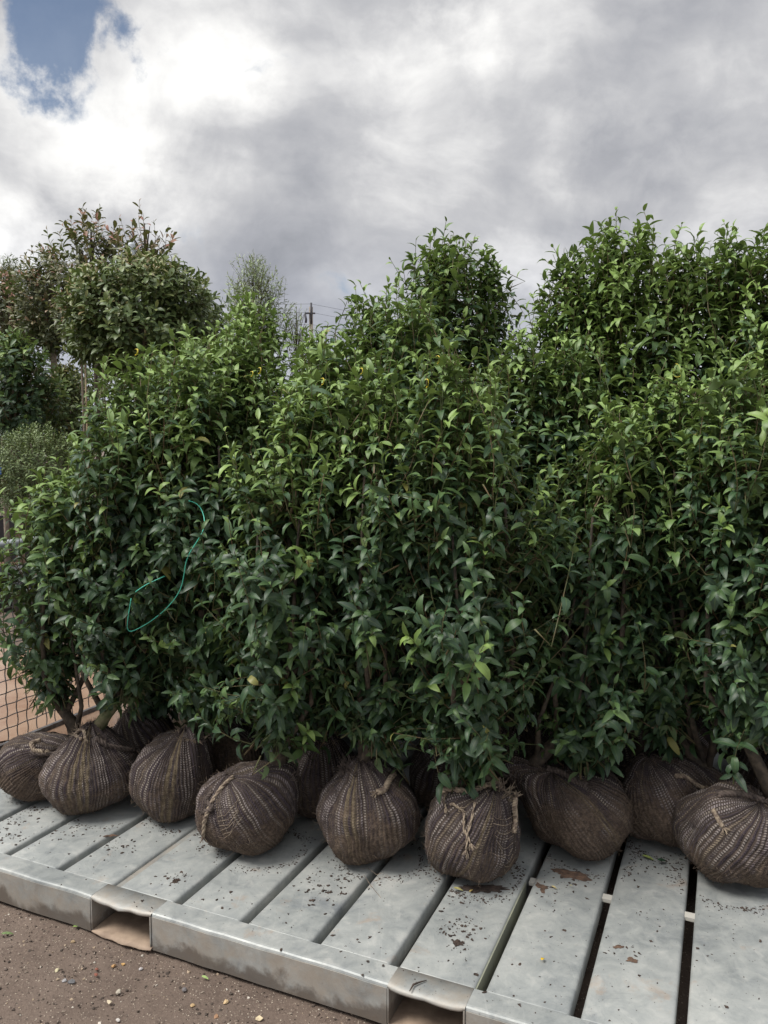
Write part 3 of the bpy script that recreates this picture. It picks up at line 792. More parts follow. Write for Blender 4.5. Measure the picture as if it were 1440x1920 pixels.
def crown(owner, mat, twigmat, stations, n_shoots, seed, shape='laurel', leaf=.088, m=13, young=.25, up_lo=78, up_hi=14, shoot_len=(.16, .28),
          droop=.58, leader=True, single=True, inner=.35, twig=True, tone_hi=.25, lobes=.22, top_young=.4, tone_add=0.0, spread=1.0, faceback=1.0):
    """stations: list of (x,y,z,R) from crown bottom to top"""
    rg = np.random.default_rng(seed)
    St = np.array(stations, float)
    tt = np.linspace(0, 1, len(St))
    def stat(t): return np.stack([np.interp(t, tt, St[:, k]) for k in range(4)], -1)
    # choose heights in proportion to surface
    ts = rg.random(n_shoots * 4); Rr = stat(ts)[:, 3]
    keep = rg.random(len(ts)) < (Rr + .03) / (Rr.max() + .03)
    ts = ts[keep][:n_shoots]; n = len(ts)
    if leader:
        k = max(3, n // 22); ts[:k] = rg.uniform(.93, 1.0, k)
    phi = rg.uniform(0, 2 * PI, n)
    c = stat(ts); R = c[:, 3] * (1 + lobes * np.sin(3 * phi + seed + 9 * ts) + lobes * .7 * np.sin(2 * phi - 17 * ts + seed * 2)) * spread
    rf = np.where(rg.random(n) < inner, rg.uniform(.35, .8, n), rg.uniform(.82, 1.12, n))
    rad = np.stack([np.cos(phi), np.sin(phi), np.zeros(n)], -1)
    tip = c[:, :3] + rad * (R * rf)[:, None]
    q_ = leaf / .075
    tip[:, 2] += rg.normal(0, .02, n)
    wild = (rg.random(n) < .10) & (rf > .8)
    if lobes > .1: tip = tip + rad * (wild * rg.uniform(.02, .10, n) * q_)[:, None]
    lead = ts > .88
    tip[:, 2] += np.where(lead, rg.uniform(-.05, .075, n) * q_ * (lobes > .17), 0)
    th = np.radians(up_lo + (up_hi - up_lo) * ts ** .8 + rg.normal(0, 14, n))
    th = np.where(rf < .8, th * .6, th)
    D = rad * np.sin(th)[:, None] + np.array([0, 0, 1.0]) * np.cos(th)[:, None]
    D = nrm(D + rg.normal(0, .18, (n, 3)))
    ln = rg.uniform(*shoot_len, n) * np.where(ts > .88, 1.4, 1.0) * np.where(wild, 1.35, 1.0)
    start = tip - D * ln[:, None]
    bendv = np.cross(D, rg.normal(0, 1, (n, 3))); bendv = nrm(bendv) * (ln * .08)[:, None]
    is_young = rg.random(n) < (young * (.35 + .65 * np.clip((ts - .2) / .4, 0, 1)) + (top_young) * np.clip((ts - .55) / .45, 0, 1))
    fol = Foliage(owner, shape, mat, single=single)
    g = rg.uniform(0, 2 * PI, n)
    e1 = nrm(np.cross(D, np.array([0.3, 0.2, 1.0]))); e2 = np.cross(D, e1)
    up = np.array([0, 0, 1.0])
    for j in range(m):
        s = .10 + .90 * (j + .5) / m
        s = s + rg.normal(0, .02, n)
        base = start + D * (ln * s)[:, None] + bendv * (4 * s * (1 - s))[:, None]
        az = g + j * 2.399 + rg.normal(0, .25, n)
        r = e1 * np.cos(az)[:, None] + e2 * np.sin(az)[:, None]
        # angle from the shoot: tip leaves stay close to it, older ones open out
        al = np.radians(np.interp(s, [0, .6, 1.0], [82, 66, 30]) + rg.normal(0, 10, n))
        L = D * np.cos(al)[:, None] + r * np.sin(al)[:, None]
        N = D * np.sin(al)[:, None] - r * np.cos(al)[:, None]
        old = np.where(is_young, .3, 1.0) * (1 - .5 * (s > .9))
        L = L + rad * (.25 * old * (rf > .8))[:, None] - up * (droop * old * (1.15 - .75 * ts) * rg.uniform(.3, 1.5, n))[:, None]
        L = nrm(L)
        N = nrm(N + up * ((.65 + .6 * ts) * rg.uniform(.5, 1.2, n))[:, None] + rad * (.50 * (1.1 - ts))[:, None] + rg.normal(0, .22, (n, 3)))
        size = leaf * rg.uniform(.58, 1.22, n) * np.interp(s, [0, .75, .93, 1.05], [1, 1, .72, .42])
        tone = np.where(is_young, .52 + .45 * (s > .55) * rg.random(n), rg.uniform(0, .42, n) + tone_hi * (s > .82)) + .32 * np.clip((ts - .5) / .5, 0, 1) + tone_add  # tone rises up the crown: sky light on the tops put into leaf colour
        keepj = rg.random(n) < .93
        fol.add(base[keepj], L[keepj], N[keepj], size[keepj], np.clip(tone, 0, .999)[keepj], rg)
    fol.done(); ALLF.append(fol)
    if twig:
        k = 4; sv = np.linspace(0, 1, k)
        P = start[:, None, :] + D[:, None, :] * (ln[:, None] * sv)[:, :, None] + bendv[:, None, :] * (4 * sv * (1 - sv))[None, :, None]
        # root each shoot back on the axis
        root = stat(np.clip(ts - .10, 0, 1))[:, :3]
        rv = (root - start) * .55; rl = np.linalg.norm(rv, axis=1, keepdims=True); root = start + rv * np.minimum(1, .09 * (leaf / .08) / (rl + 1e-6))
        P = np.concatenate([root[:, None, :], P], 1)
        q = leaf / .088
        Rd = np.broadcast_to(np.array([.0042, .0030, .0025, .0020, .0012]) * q, (n, 5))
        V, Q = fast_tubes(P, Rd)
        mesh_obj('twigs', V, Q, twigmat, owner)
    return fol


# ------------------------------------------------------------------ root balls
def root_ball(owner, c, rx, rz, h_below, neck, pole, seed, mat, yarns=72, rows=64, twist=.13, muddy=0, bands=()):
    """c centre, rx side radius, rz up radius; neck = vector to the gathered neck; pole = axis that the knitted yarns run around"""
    rg = np.random.default_rng(seed)
    pole = nrm(np.array(pole, float)); e1 = nrm(np.cross(pole, [0.13, 1.0, .2])); e2 = np.cross(pole, e1)
    nv = nrm(np.array(neck, float)); nl = np.linalg.norm(neck)
    per = 3; na = yarns * per
    A = np.arange(na) / na * 2 * PI
    T = np.linspace(.03, PI - .03, rows)
    AA, TT = np.meshgrid(A, T)
    ph = rg.uniform(0, 6.28, 6)
    AAw = AA + twist * np.sin(TT + ph[0]) * .8 + .08 * np.sin(2 * AA + ph[1]) * np.sin(TT) + .03 * np.sin(5 * AA + 3 * TT + ph[2]) + .010 * np.sin(9 * TT + 4 * AA + ph[3])
    d = (np.cos(TT)[..., None] * pole + np.sin(TT)[..., None] * (np.cos(AAw)[..., None] * e1 + np.sin(AAw)[..., None] * e2))
    # plump ellipsoid with a flat foot and a neck
    x, y, z = d[..., 0], d[..., 1], d[..., 2]
    r = 1.0 / ((np.abs(x) ** 2.35 + np.abs(y) ** 2.35 + np.abs(z * 1.0) ** 2.35) ** (1 / 2.35))
    r = .5 * r + .5
    lump = (.065 * np.sin(3.1 * x + 2.3 * z + ph[4]) * np.sin(2.7 * y + ph[5]) + .045 * np.sin(5.1 * x - 4.3 * y + ph[0]) + .020 * np.sin(9 * z + 7 * x + ph[1]) * np.sin(8 * y + ph[2])
            + .010 * np.sin(19 * x + ph[3]) * np.sin(17 * z + 15 * y))
    r = r * (1 + lump)
    P = np.stack([x * rx, y * rx, z * np.where(z > 0, rz, rz)], -1) * r[..., None]
    cosn = d @ nv
    nk = np.exp(-np.clip(np.arccos(np.clip(cosn, -1, 1)), 0, 4) ** 2 / .42 ** 2)
    sh = np.exp(-np.clip(np.arccos(np.clip(cosn, -1, 1)), 0, 4) ** 2 / .85 ** 2)
    P = P + nv * ((nk * .75 + sh * .25) * nl)[..., None]
    # folds gathered into the neck
    fold = np.sin(11 * AAw + ph[2]) * np.clip(cosn, 0, 1) ** 3 * .007
    # yarn ridges
    a = AA / (2 * PI) * yarns
    fr = np.mod(a, 1.0)
    ridge = .0026 * np.cos(2 * PI * (fr - .5)) * np.sin(TT) ** .3
    P = P + d * (ridge + fold)[..., None] + d * rg.normal(0, .0007, P.shape[:2])[..., None]
    # foot
    zf = -h_below
    zz_ = P[..., 2]
    below = zz_ < zf + .03
    zz2 = np.where(below, zf + .03 * np.exp(np.clip((zz_ - zf - .03) / .03, -8, 0)), zz_)
    P[..., 2] = zz2
    P += c
    dist = np.cumsum(np.concatenate([np.zeros((1, na)), np.linalg.norm(np.diff(P, axis=0), axis=2)], 0), 0)
    hg = (P[..., 2] - P[..., 2].min()) / (P[..., 2].max() - P[..., 2].min())
    i = np.arange(rows - 1)[:, None] * na; j = np.arange(na)[None, :]; j2 = (j + 1) % na
    # knit coordinate must not wrap inside a face: 4 columns per yarn, wrap column is duplicated
    P2 = np.concatenate([P, P[:, :1]], 1); a2 = np.concatenate([a, np.full((rows, 1), float(yarns))], 1)
    d2 = np.concatenate([dist, dist[:, :1]], 1); h2 = np.concatenate([hg, hg[:, :1]], 1)
    nb = na + 1
    i = np.arange(rows - 1)[:, None] * nb; j = np.arange(na)[None, :]
    Q = np.stack([i + j, i + nb + j, i + nb + j + 1, i + j + 1], -1).reshape(-1, 4)
    # broad tan stripes knitted into the wrap
    af = math.atan2(float(np.dot([0, -1.0, 0], e2)), float(np.dot([0, -1.0, 0], e1)))
    bn = np.zeros((rows, na))
    for o_, wd_ in bands:
        dd_ = np.abs((AAw - (af + o_) + PI) % (2 * PI) - PI); bn = np.maximum(bn, np.clip((wd_ - dd_) / .02 + .5, 0, 1))
    b2_ = np.concatenate([bn, bn[:, :1]], 1)
    rb = mesh_obj('root_ball', P2.reshape(-1, 3), Q, mat, owner, attr={'knit': ('FLOAT_VECTOR', np.stack([a2, d2, h2], -1)), 'band': ('FLOAT', b2_)})
    # frayed ends and a rope gathered round the neck
    top = c + nv * (nl * .8 + rz * .95)
    if c[1] < 3.4:
        def sub(buf, name, mt):
            o = buf.build(name, mt, owner); w_ = Matrix.Identity(4)
            o.parent = rb; return o
        b = Buf()
        k = 64
        for q in range(k):
            an = rg.uniform(0, 6.28); rr = rg.uniform(.030, .062)
            out = np.array([math.cos(an), math.sin(an), 0])
            s0 = top + out * rr + np.array([0, 0, -.012 - .35 * (rr - .03) + rg.normal(0, .006)])
            dd = nrm(out * rg.uniform(.2, 1.3) + np.array([0, 0, rg.uniform(.0, 1.2)]) + rg.normal(0, .35, 3))
            L_ = rg.uniform(.014, .042)
            for f in range(3):
                d3 = nrm(dd + rg.normal(0, .22, 3)); kk = rg.normal(0, .25, 3)
                b.tube([s0, s0 + d3 * L_ * .5 + kk * .004, s0 + (d3 + kk * .5) * L_], [.0017, .0015, .0008], 4, False)
        sub(b, 'frayed_yarn', M_yarn if muddy < 1 else M_dyarn)
        b = Buf()
        for q in range(3):
            R0 = .036 + .007 * q; th = np.linspace(0, 2 * PI, 26)
            pts = [top + np.array([math.cos(t_) * R0, math.sin(t_) * R0, -.016 - .010 * q + .006 * math.sin(2 * t_ + q * 2 + seed) + .003 * math.sin(7 * t_)]) for t_ in th]
            b.tube(pts, .0050, 6, False)
        sub(b, 'neck_rope', M_dyarn)
        # fibres standing off the weave
        nf = 420
        ii = rg.integers(2, rows - 2, nf); jj = rg.integers(0, na, nf)
        p0 = P[ii, jj]; nn_ = d[ii, jj]
        tdir = nrm(rg.normal(0, 1, (nf, 3)) + nn_ * .55); L_ = rg.uniform(.006, .028, (nf, 1))
        p1 = p0 + tdir * L_ * .5 + nn_ * .002; p2 = p1 + nrm(tdir + rg.normal(0, .5, (nf, 3))) * L_ * .5
        ok = (p2[:, 2] > .119) & (p1[:, 2] > .119)
        V, Qd = fast_tubes(np.stack([p0, p1, p2], 1)[ok], np.full((int(ok.sum()), 3), .00045))
        mesh_obj('fibres', V, Qd, M_fibre, owner, 'stuff').parent = rb
    return rb, top, P, d


def rope(owner_rb, parent, pts, r, mat, name='rope_end', strands=3, turns=7):
    """twisted rope tail through points with a frayed tip"""
    pts = np.asarray(pts, float); n = 28
    tt = np.linspace(0, len(pts) - 1, n)
    Pm = np.stack([np.interp(tt, range(len(pts)), pts[:, k]) for k in range(3)], -1)
    for _ in range(3): Pm[1:-1] = (Pm[:-2] + Pm[1:-1] * 2 + Pm[2:]) / 4
    T = nrm(np.gradient(Pm, axis=0)); a = nrm(np.cross(T, [.2, .1, 1.0])); b2 = np.cross(T, a)
    bf = Buf()
    for s in range(strands):
        ph = 2 * PI * s / strands + np.linspace(0, turns * 2 * PI, n) * .5
        Q = Pm + (a * np.cos(ph)[:, None] + b2 * np.sin(ph)[:, None]) * r * .55
        bf.tube(Q, r * .6, 5)
    tip = Pm[-1]; td = T[-1]
    for q in range(14):
        dd = nrm(td + rng.normal(0, .35, 3)); L_ = rng.uniform(.012, .028)
        bf.tube([tip, tip + dd * L_ * .6, tip + dd * L_ + rng.normal(0, .002, 3)], [.0016, .0014, .0008], 4, False)
    o = bf.build(name, mat, parent); o.parent = owner_rb
    return o


# ------------------------------------------------------------------ the root-balled laurels
GRP = 'root balled laurels packed on the metal pallet'
# cx, bottom y, width px : the ball;  neck dx,dz ; pole ; crown: top (x,y), half width px, bottom y; young share
SH = [
 dict(ball=(66, 1518, 128, .255), neck=(.10, .0, .05), pole=(.75, -.3, .55), top=(120, 850), hw=92, bot=1285, young=.24, base=(78, 1385), mud=1, lean=(100, 1310),
      label='leftmost laurel, its muddy root ball at the pallet corner beside the mesh fence'),
 dict(ball=(175, 1545, 172, .275), neck=(.0, 0, .06), pole=(.05, -.1, 1), top=(238, 640), hw=104, bot=1300, young=.12, base=(200, 1380), mud=0, lean=(235, 1300), moss=True,
      label='laurel with a mossy forked trunk and beige striped root ball, second along the front'),
 dict(ball=(329, 1556, 150, .300), neck=(.03, 0, .07), pole=(.15, -.05, 1), top=(350, 620), hw=100, bot=1330, young=.14, base=(345, 1370), mud=0, lean=(385, 1250),
      label='laurel behind the loop of green twine, on an upright oval root ball'),
 dict(ball=(466, 1622, 186, .285), neck=(.03, .0, .035), pole=(-.40, -.15, .90), top=(565, 700), hw=124, bot=1385, young=.20, base=(505, 1440), mud=2, lean=(520, 1340),
      label='laurel low in front whose root ball has a frayed rope knot on its left side'),
 dict(ball=(693, 1640, 186, .300), neck=(-.01, 0, .05), pole=(-.15, .0, 1), top=(700, 668), hw=104, bot=1375, young=.10, base=(690, 1440), mud=2, lean=(705, 1350),
      label='laurel on the round tan striped root ball with a short stub of rope on top'),
 dict(ball=(881, 1674, 184, .300), neck=(.01, 0, .02), pole=(.40, -.15, .9), top=(860, 640), hw=138, bot=1430, young=.10, base=(885, 1470), mud=0, lean=(880, 1380),
      label='widest laurel in front, on the ragged root ball with frayed yarn ends nearest the camera'),
 dict(ball=(1092, 1628, 190, .275), neck=(-.13, .03, .085), pole=(-.45, -.1, .85), top=(1160, 740), hw=104, bot=1440, young=.08, base=(1035, 1435), mud=1, lean=(1090, 1350), slump=.25,
      label='laurel on the muddy root ball that slumps over to the right'),
 dict(ball=(1240, 1606, 176, .310), neck=(.06, 0, .02), pole=(-.35, .0, 1), top=(1265, 675), hw=100, bot=1375, young=.12, base=(1270, 1430), mud=1, lean=(1250, 1350),
      label='laurel with a heart shaped yellow tie near its top, root ball wedged between two others'),
 dict(ball=(1368, 1688, 206, .300), neck=(.05, 0, .02), pole=(.35, -.25, .85), top=(1395, 650), hw=122, bot=1375, young=.14, base=(1395, 1480), mud=0, lean=(1400, 1390),
      label='rightmost front laurel, its purple knitted root ball cut by the picture edge'),
]
BALLS = []
for k, s in enumerate(SH):
    cx, by, wpx, hgt = s['ball']
    p = on_plane(cx, by - 3, ZT)
    R0 = wpx * p[1] / F / 2
    c = at_depth(cx, by, p[1] + R0 * .80); R = wpx * c[1] / F / 2 * 1.0
    hb = hgt * .47
    cc = np.array([c[0], c[1], ZT + .002 + hb])
    own = thing('laurel_shrub', (cc[0], cc[1], ZT), s['label'], 'shrub', GRP)
    mt = M_balls[{0: 0, 1: 1, 2: 2}[s['mud']]]
    rb, top, BP, Bd = root_ball(own, cc, R, hgt * .50, hb, s['neck'], s['pole'], 40 + k, mt, muddy=s['mud'], bands={1: ((-.10, .045), (.10, .05), (.26, .03)), 2: ((.02, .045), (.20, .05)), 4: ((-.42, .045), (-.26, .04)), 6: ((.25, .03), (.36, .03)), 8: ((.55, .05),), 5: ((-.05, .035),)}.get(k, ()))
    BALLS.append((own, rb, cc, R, top, BP))
    Yc = cc[1]
    lean = at_depth(*s['lean'], Yc); tp = at_depth(*s['top'], Yc); bt = at_depth(s['lean'][0], s['bot'] - 34, Yc)
    # trunk
    b = Buf()
    tr = np.array([top - np.array([0, 0, .04]), top + (lean - top) * .5 + rng.normal(0, .008, 3), lean, lean + (tp - lean) * .35, lean + (tp - lean) * .7])
    b.tube(tr, [.030, .023, .019, .012, .005], 9)
    b.tube([top + np.array([0, 0, -.045]), top + np.array([0, 0, .0])], [.042, .026], 9)
    b.build('trunk', M_moss if s.get('moss') else M_bark, own)
    b = Buf()
    hwm = s['hw'] * 1.06 * Yc / F
    for q in range(7):
        an = rng.uniform(0, 6.28); o_ = np.array([math.cos(an), math.sin(an), 0])
        s0 = top + (lean - top) * rng.uniform(.1, 1.3); hh = rng.uniform(.25, .75)
        e = lean + (tp - lean) * hh + o_ * hwm * .55
        mdl = s0 + (e - s0) * .45 + o_ * hwm * .28 - np.array([0, 0, .05])
        b.tube([s0, mdl, e], [.013, .009, .004], 6)
    b.build('branches', M_bark, own)
    H = tp[2] - bt[2]
    prof = [(0, .50), (.06, .80), (.18, 1.0), (.38, 1.05), (.56, 1.06), (.72, .93), (.86, .66), (.96, .30)]
    stn = []
    for t_, w_ in prof:
        ax = bt + (tp - bt) * t_
        stn.append((ax[0], ax[1], bt[2] + H * t_, hwm * w_))
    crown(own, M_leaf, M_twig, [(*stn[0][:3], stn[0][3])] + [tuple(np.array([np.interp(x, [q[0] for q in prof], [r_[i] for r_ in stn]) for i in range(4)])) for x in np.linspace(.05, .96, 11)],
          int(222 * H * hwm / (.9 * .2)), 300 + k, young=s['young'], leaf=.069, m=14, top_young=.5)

# details of particular balls
def surf(ball, px, py, lift=.003):
    """nearest ball surface point under a pixel"""
    P = ball[5].reshape(-1, 3); x, y, d = project(P)
    q = (x - px) ** 2 + (y - py) ** 2
    idx = np.argsort(q)[:40]
    j = idx[np.argmin(d[idx])]
    n_ = nrm(P[j] - ball[2])
    return P[j] + n_ * lift


B = BALLS
rope(B[3][1], B[3][0], [surf(B[3], *q) for q in ((440, 1455), (412, 1475), (392, 1505), (382, 1540), (380, 1575))], .0075, M_yarn)
rope(B[3][1], B[3][0], [surf(B[3], *q) for q in ((395, 1480), (385, 1495), (398, 1512), (380, 1520))], .0080, M_dyarn)
rope(B[4][1], B[4][0], [surf(B[4], *q) for q in ((742, 1450), (733, 1462), (722, 1474), (712, 1484))], .0100, M_yarn, 'rope_stub')
rope(B[1][1], B[1][0], [surf(B[1], *q) for q in ((150, 1385), (140, 1378), (146, 1366), (158, 1370), (156, 1385))], .0065, M_yarn, 'yarn_loop')
rope(B[1][1], B[1][0], [surf(B[1], *q) for q in ((180, 1382), (205, 1397), (235, 1402), (255, 1405))], .0100, M_dyarn)
rope(B[0][1], B[0][0], [surf(B[0], *q) for q in ((75, 1385), (58, 1392), (68, 1405), (85, 1408))], .0090, M_yarn, 'knot')
rope(B[0][1], B[0][0], [surf(B[0], *q) for q in ((30, 1395), (70, 1412), (105, 1412), (125, 1400))], .0080, M_dyarn)
p6 = surf(B[5], 965, 1560, .006); rope(B[5][1], B[5][0], [p6, surf(B[5], 966, 1535, .008), p6 + np.array([.0, .0, .085]), p6 + np.array([.004, 0, .115])], .0080, M_yarn, 'yarn_tuft')
for pts in (((835, 1485), (828, 1498), (832, 1512)), ((868, 1520), (874, 1548), (882, 1572)), ((890, 1500), (880, 1530), (872, 1560), (868, 1590)), ((925, 1480), (940, 1472), (950, 1478)), ((840, 1510), (850, 1504), (858, 1512))):
    rope(B[5][1], B[5][0], [surf(B[5], *q) for q in pts], .0042, M_yarn, 'loose_yarn', 2, 4)
for pts in (((820, 1488), (850, 1478), (880, 1484), (905, 1478), (925, 1468)),):
    rope(B[5][1], B[5][0], [surf(B[5], *q, .008) for q in pts], .0090, M_yarn, 'gathered_hem')
rope(B[6][1], B[6][0], [surf(B[6], *q) for q in ((1030, 1440), (1050, 1446), (1075, 1460), (1100, 1468))], .0110, M_dyarn, 'gathered_hem')
rope(B[8][1], B[8][0], [surf(B[8], *q) for q in ((1335, 1512), (1345, 1528), (1352, 1545))], .0070, M_yarn, 'loose_yarn')
rope(B[8][1], B[8][0], [surf(B[8], *q) for q in ((1340, 1488), (1370, 1484), (1400, 1490), (1430, 1500))], .0110, M_dyarn, 'gathered_hem')
rope(B[7][1], B[7][0], [surf(B[7], *q) for q in ((1270, 1450), (1290, 1452), (1308, 1465), (1325, 1478))], .0080, M_yarn, 'gathered_hem')
# loose looping weft strands down the right side of the ragged ball and left of the knotted one
def weft(ball, arcs, r=.0008):
    b = Buf()
    for pts in arcs: b.tube(np.array([surf(ball, *q, .0035) for q in pts]), r, 4, False)
    o = b.build('weft_loops', M_yarn, ball[0]); o.parent = ball[1]
weft(B[5], [[(925 + 3 * q, 1525 + 13 * q), (938 + 2 * q, 1534 + 13 * q), (952 + q, 1537 + 13 * q), (964, 1530 + 12 * q)] for q in range(9)])
weft(B[3], [[(402 + 3 * q, 1530 + 9 * q), (420 + 2 * q, 1524 + 9 * q), (436, 1510 + 8 * q), (448, 1490 + 8 * q)] for q in range(6)])

# second row and deeper rows: crown tops seen over the front ones
BK = [
 # ball px centre x, depth Y, ball radius, visible?, top px, half width px, crown bottom py, young, density, label
 (272, 3.30, .150, 1, (310, 655), 95, 1290, .15, 1.0, 'laurel with its root ball half hidden behind the second and third front balls'),
 (440, 3.15, .120, 1, (445, 600), 98, 1250, .30, 1.0, 'laurel whose small root ball shows dimly between the third and fourth front balls'),
 (598, 2.93, .150, 1, (610, 625), 98, 1300, .25, 1.0, 'laurel on the shaded root ball between the knotted ball and the tan striped ball'),
 (832, 3.00, .140, 1, (768, 548), 112, 1300, .15, 1.0, 'laurel whose root ball is in deep shade left of the ragged ball'),
 (985, 3.12, .140, 1, (985, 610), 100, 1250, .12, 1.0, 'laurel behind the gap between the ragged ball and the slumped ball'),
 (1440, 2.95, .135, 1, (1445, 600), 100, 1300, .15, 1.0, 'laurel with root ball just visible over the rightmost front ball'),
 (1120, 3.05, .140, 0, (1070, 620), 80, 1200, .12, .9, 'laurel second in depth behind the slumped root ball, top below the tall crowns'),
 (480, 3.95, .140, 0, (470, 548), 98, 1000, .85, .9, 'laurel with the palest lime green young shoots, in front of the grey olive tree'),
 (610, 3.75, .140, 0, (600, 600), 80, 1000, .70, .8, 'laurel with light green shoots just left of the utility pole'),
 (690, 3.70, .140, 0, (698, 530), 104, 1000, .30, .9, 'laurel with a broad leafy top just right of the utility pole'),
 (830, 3.75, .140, 0, (832, 425), 112, 1000, .18, 1.0, 'tall pointed laurel standing up alone left of the gap of sky'),
 (930, 3.85, .140, 0, (915, 452), 42, 1000, .10, .9, 'slender dark laurel spire between the tall pointed one and the sky gap'),
 (1060, 3.50, .140, 0, (1072, 462), 90, 1000, .45, 1.0, 'laurel forming the left shoulder of the tall group on the right'),
 (1170, 3.45, .140, 0, (1165, 398), 118, 1000, .60, 1.0, 'tallest laurel, bright green tips reaching highest at the right'),
 (1285, 3.40, .140, 0, (1285, 440), 112, 1000, .50, 1.0, 'bright topped laurel right of the tallest one'),
 (1400, 3.35, .140, 0, (1395, 415), 115, 1000, .45, 1.0, 'tall laurel at the right edge of the picture with upright tips'),
 (1520, 3.30, .140, 0, (1500, 435), 105, 1000, .40, .9, 'laurel just cut off by the right picture edge, only its left side showing'),
 (370, 3.80, .140, 0, (385, 612), 90, 1000, .50, .8, 'light green laurel top behind the laurel with the green twine'),
 (250, 4.30, .150, 0, (300, 760), 105, 1000, .1, .8, 'rear laurel, only dark leaves showing behind the mossy trunk'),
 (460, 4.35, .150, 0, (470, 760), 105, 1000, .1, .8, 'rear laurel in deep shade behind the knotted root ball'),
 (660, 4.25, .150, 0, (650, 760), 105, 1000, .1, .8, 'rear laurel in deep shade left of the tan striped ball trunk'),
 (820, 4.20, .150, 0, (820, 760), 105, 1000, .1, .8, 'rear laurel in deep shade left of the ragged root ball'),
 (1010, 4.15, .150, 0, (1000, 760), 105, 1000, .1, .8, 'rear laurel in deep shade gap right of the ragged root ball'),
 (1200, 4.10, .150, 0, (1200, 760), 105, 1000, .1, .8, 'rear laurel in deep shade above the two wedged root balls'),
 (1390, 4.05, .150, 0, (1390, 760), 105, 1000, .1, .8, 'rear laurel in deep shade above the rightmost root ball'),
 (1530, 2.70, .150, 0, (1530, 640), 105, 1380, .15, .8, 'front laurel mostly outside the right edge of the picture'),
]
for k, (bx, Yd, rb_, vis, tpx, hw, bot, yg, dens, lab) in enumerate(BK):
    gp = at_depth(bx, 1500, Yd)
    cc = np.array([gp[0], Yd, ZT + .002 + .13])
    own = thing('laurel_shrub', (cc[0], cc[1], ZT), lab, 'shrub', GRP)
    rgk = np.random.default_rng(900 + k)
    rb, top, BP, Bd = root_ball(own, cc, rb_, .135, .13, (rgk.normal(0, .02), 0, .05), (rgk.normal(0, .5), -.1, 1), 70 + k, M_balls[k % 3], yarns=40 if vis else 24, rows=44 if vis else 22)
    tp = at_depth(tpx[0], tpx[1] - 6, Yd); bt = at_depth(bx * .5 + tpx[0] * .5, bot, Yd)
    if not vis: bt[2] = min(bt[2], .45 if Yd < 4 else .30)
    b = Buf(); b.tube([top - np.array([0, 0, .05]), top + (bt - top) * .6, bt + (tp - bt) * .4, bt + (tp - bt) * .8], [.030, .022, .014, .004], 8)
    b.build('trunk', M_bark, own)
    H = tp[2] - bt[2]; hwm = hw * 1.16 * Yd / F
    xs = np.linspace(0, .97, 12)
    pr = np.interp(xs, [0, .06, .2, .45, .65, .82, 1], [.5, .8, 1, 1.08, 1.0, .70, .22])
    stn = [(*(bt + (tp - bt) * x)[:2], bt[2] + H * x, hwm * w_) for x, w_ in zip(xs, pr)]
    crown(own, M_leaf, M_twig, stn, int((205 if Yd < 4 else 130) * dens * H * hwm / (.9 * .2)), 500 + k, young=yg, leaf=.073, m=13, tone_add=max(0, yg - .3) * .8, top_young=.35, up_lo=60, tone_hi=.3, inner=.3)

# ------------------------------------------------------------------ plants further back on the left
def ell(cx, cy, Yd, rx, ry, n=9, z_off=0):
    c = at_depth(cx, cy, Yd); Rx = rx * Yd / F; Rz = ry * Yd / F
    out = []
    for t_ in np.linspace(-1, 1, n):
        out.append((c[0], c[1], c[2] + t_ * Rz, Rx * math.sqrt(max(.02, 1 - t_ * t_))))
    return c, out


def bg_tree(name, label, cat, cx, cy, Yd, rx, ry, mat, nsh, seed, shape='broad', leaf=.085, trunk=True, bark=M_pale_bark, tr=.03, pot=False, cane=False, **kw):
    c, stn = ell(cx, cy, Yd, rx, ry)
    own = thing(name, (c[0], c[1], 0), label, cat)
    b = Buf(); zb = .0
    tz = c[2]
    b.tube([(c[0], c[1], zb), (c[0] + .01, c[1], tz * .5), (c[0], c[1], tz), (c[0], c[1], tz + ry * Yd / F * .7)], [tr, tr * .85, tr * .6, tr * .2], 8)
    for q in range(6):
        an = 2 * PI * q / 6 + seed; e = np.array([c[0] + math.cos(an) * rx * Yd / F * .6, c[1] + math.sin(an) * rx * Yd / F * .6, tz + ry * Yd / F * rng.uniform(.1, .6)])
        b.tube([(c[0], c[1], tz - ry * Yd / F * .6), (np.array([c[0], c[1], tz - ry * Yd / F * .2]) + e) / 2, e], [tr * .5, tr * .35, tr * .15], 5)
    b.build('trunk', bark, own)
    if cane:
        b = Buf(); b.tube([(c[0] + .05, c[1] - .03, 0), (c[0] + .05, c[1] - .03, tz)], .009, 6); b.build('cane', M_cane, own)
    if pot:
        b = Buf(); V = []; k = 20
        for r_, z_ in ((.20, 0), (.25, .34), (.265, .34), (.265, .37), (.24, .37), (.23, .30)):
            V += [(c[0] + r_ * math.cos(2 * PI * i / k), c[1] + r_ * math.sin(2 * PI * i / k), z_) for i in range(k)]
        Fc = [(r * k + i, r * k + (i + 1) % k, (r + 1) * k + (i + 1) % k, (r + 1) * k + i) for r in range(5) for i in range(k)] + [tuple(5 * k + i for i in range(k))]
        b.add(V, Fc); b.build('pot', M_black, own)
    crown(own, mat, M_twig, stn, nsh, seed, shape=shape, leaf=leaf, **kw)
    return own


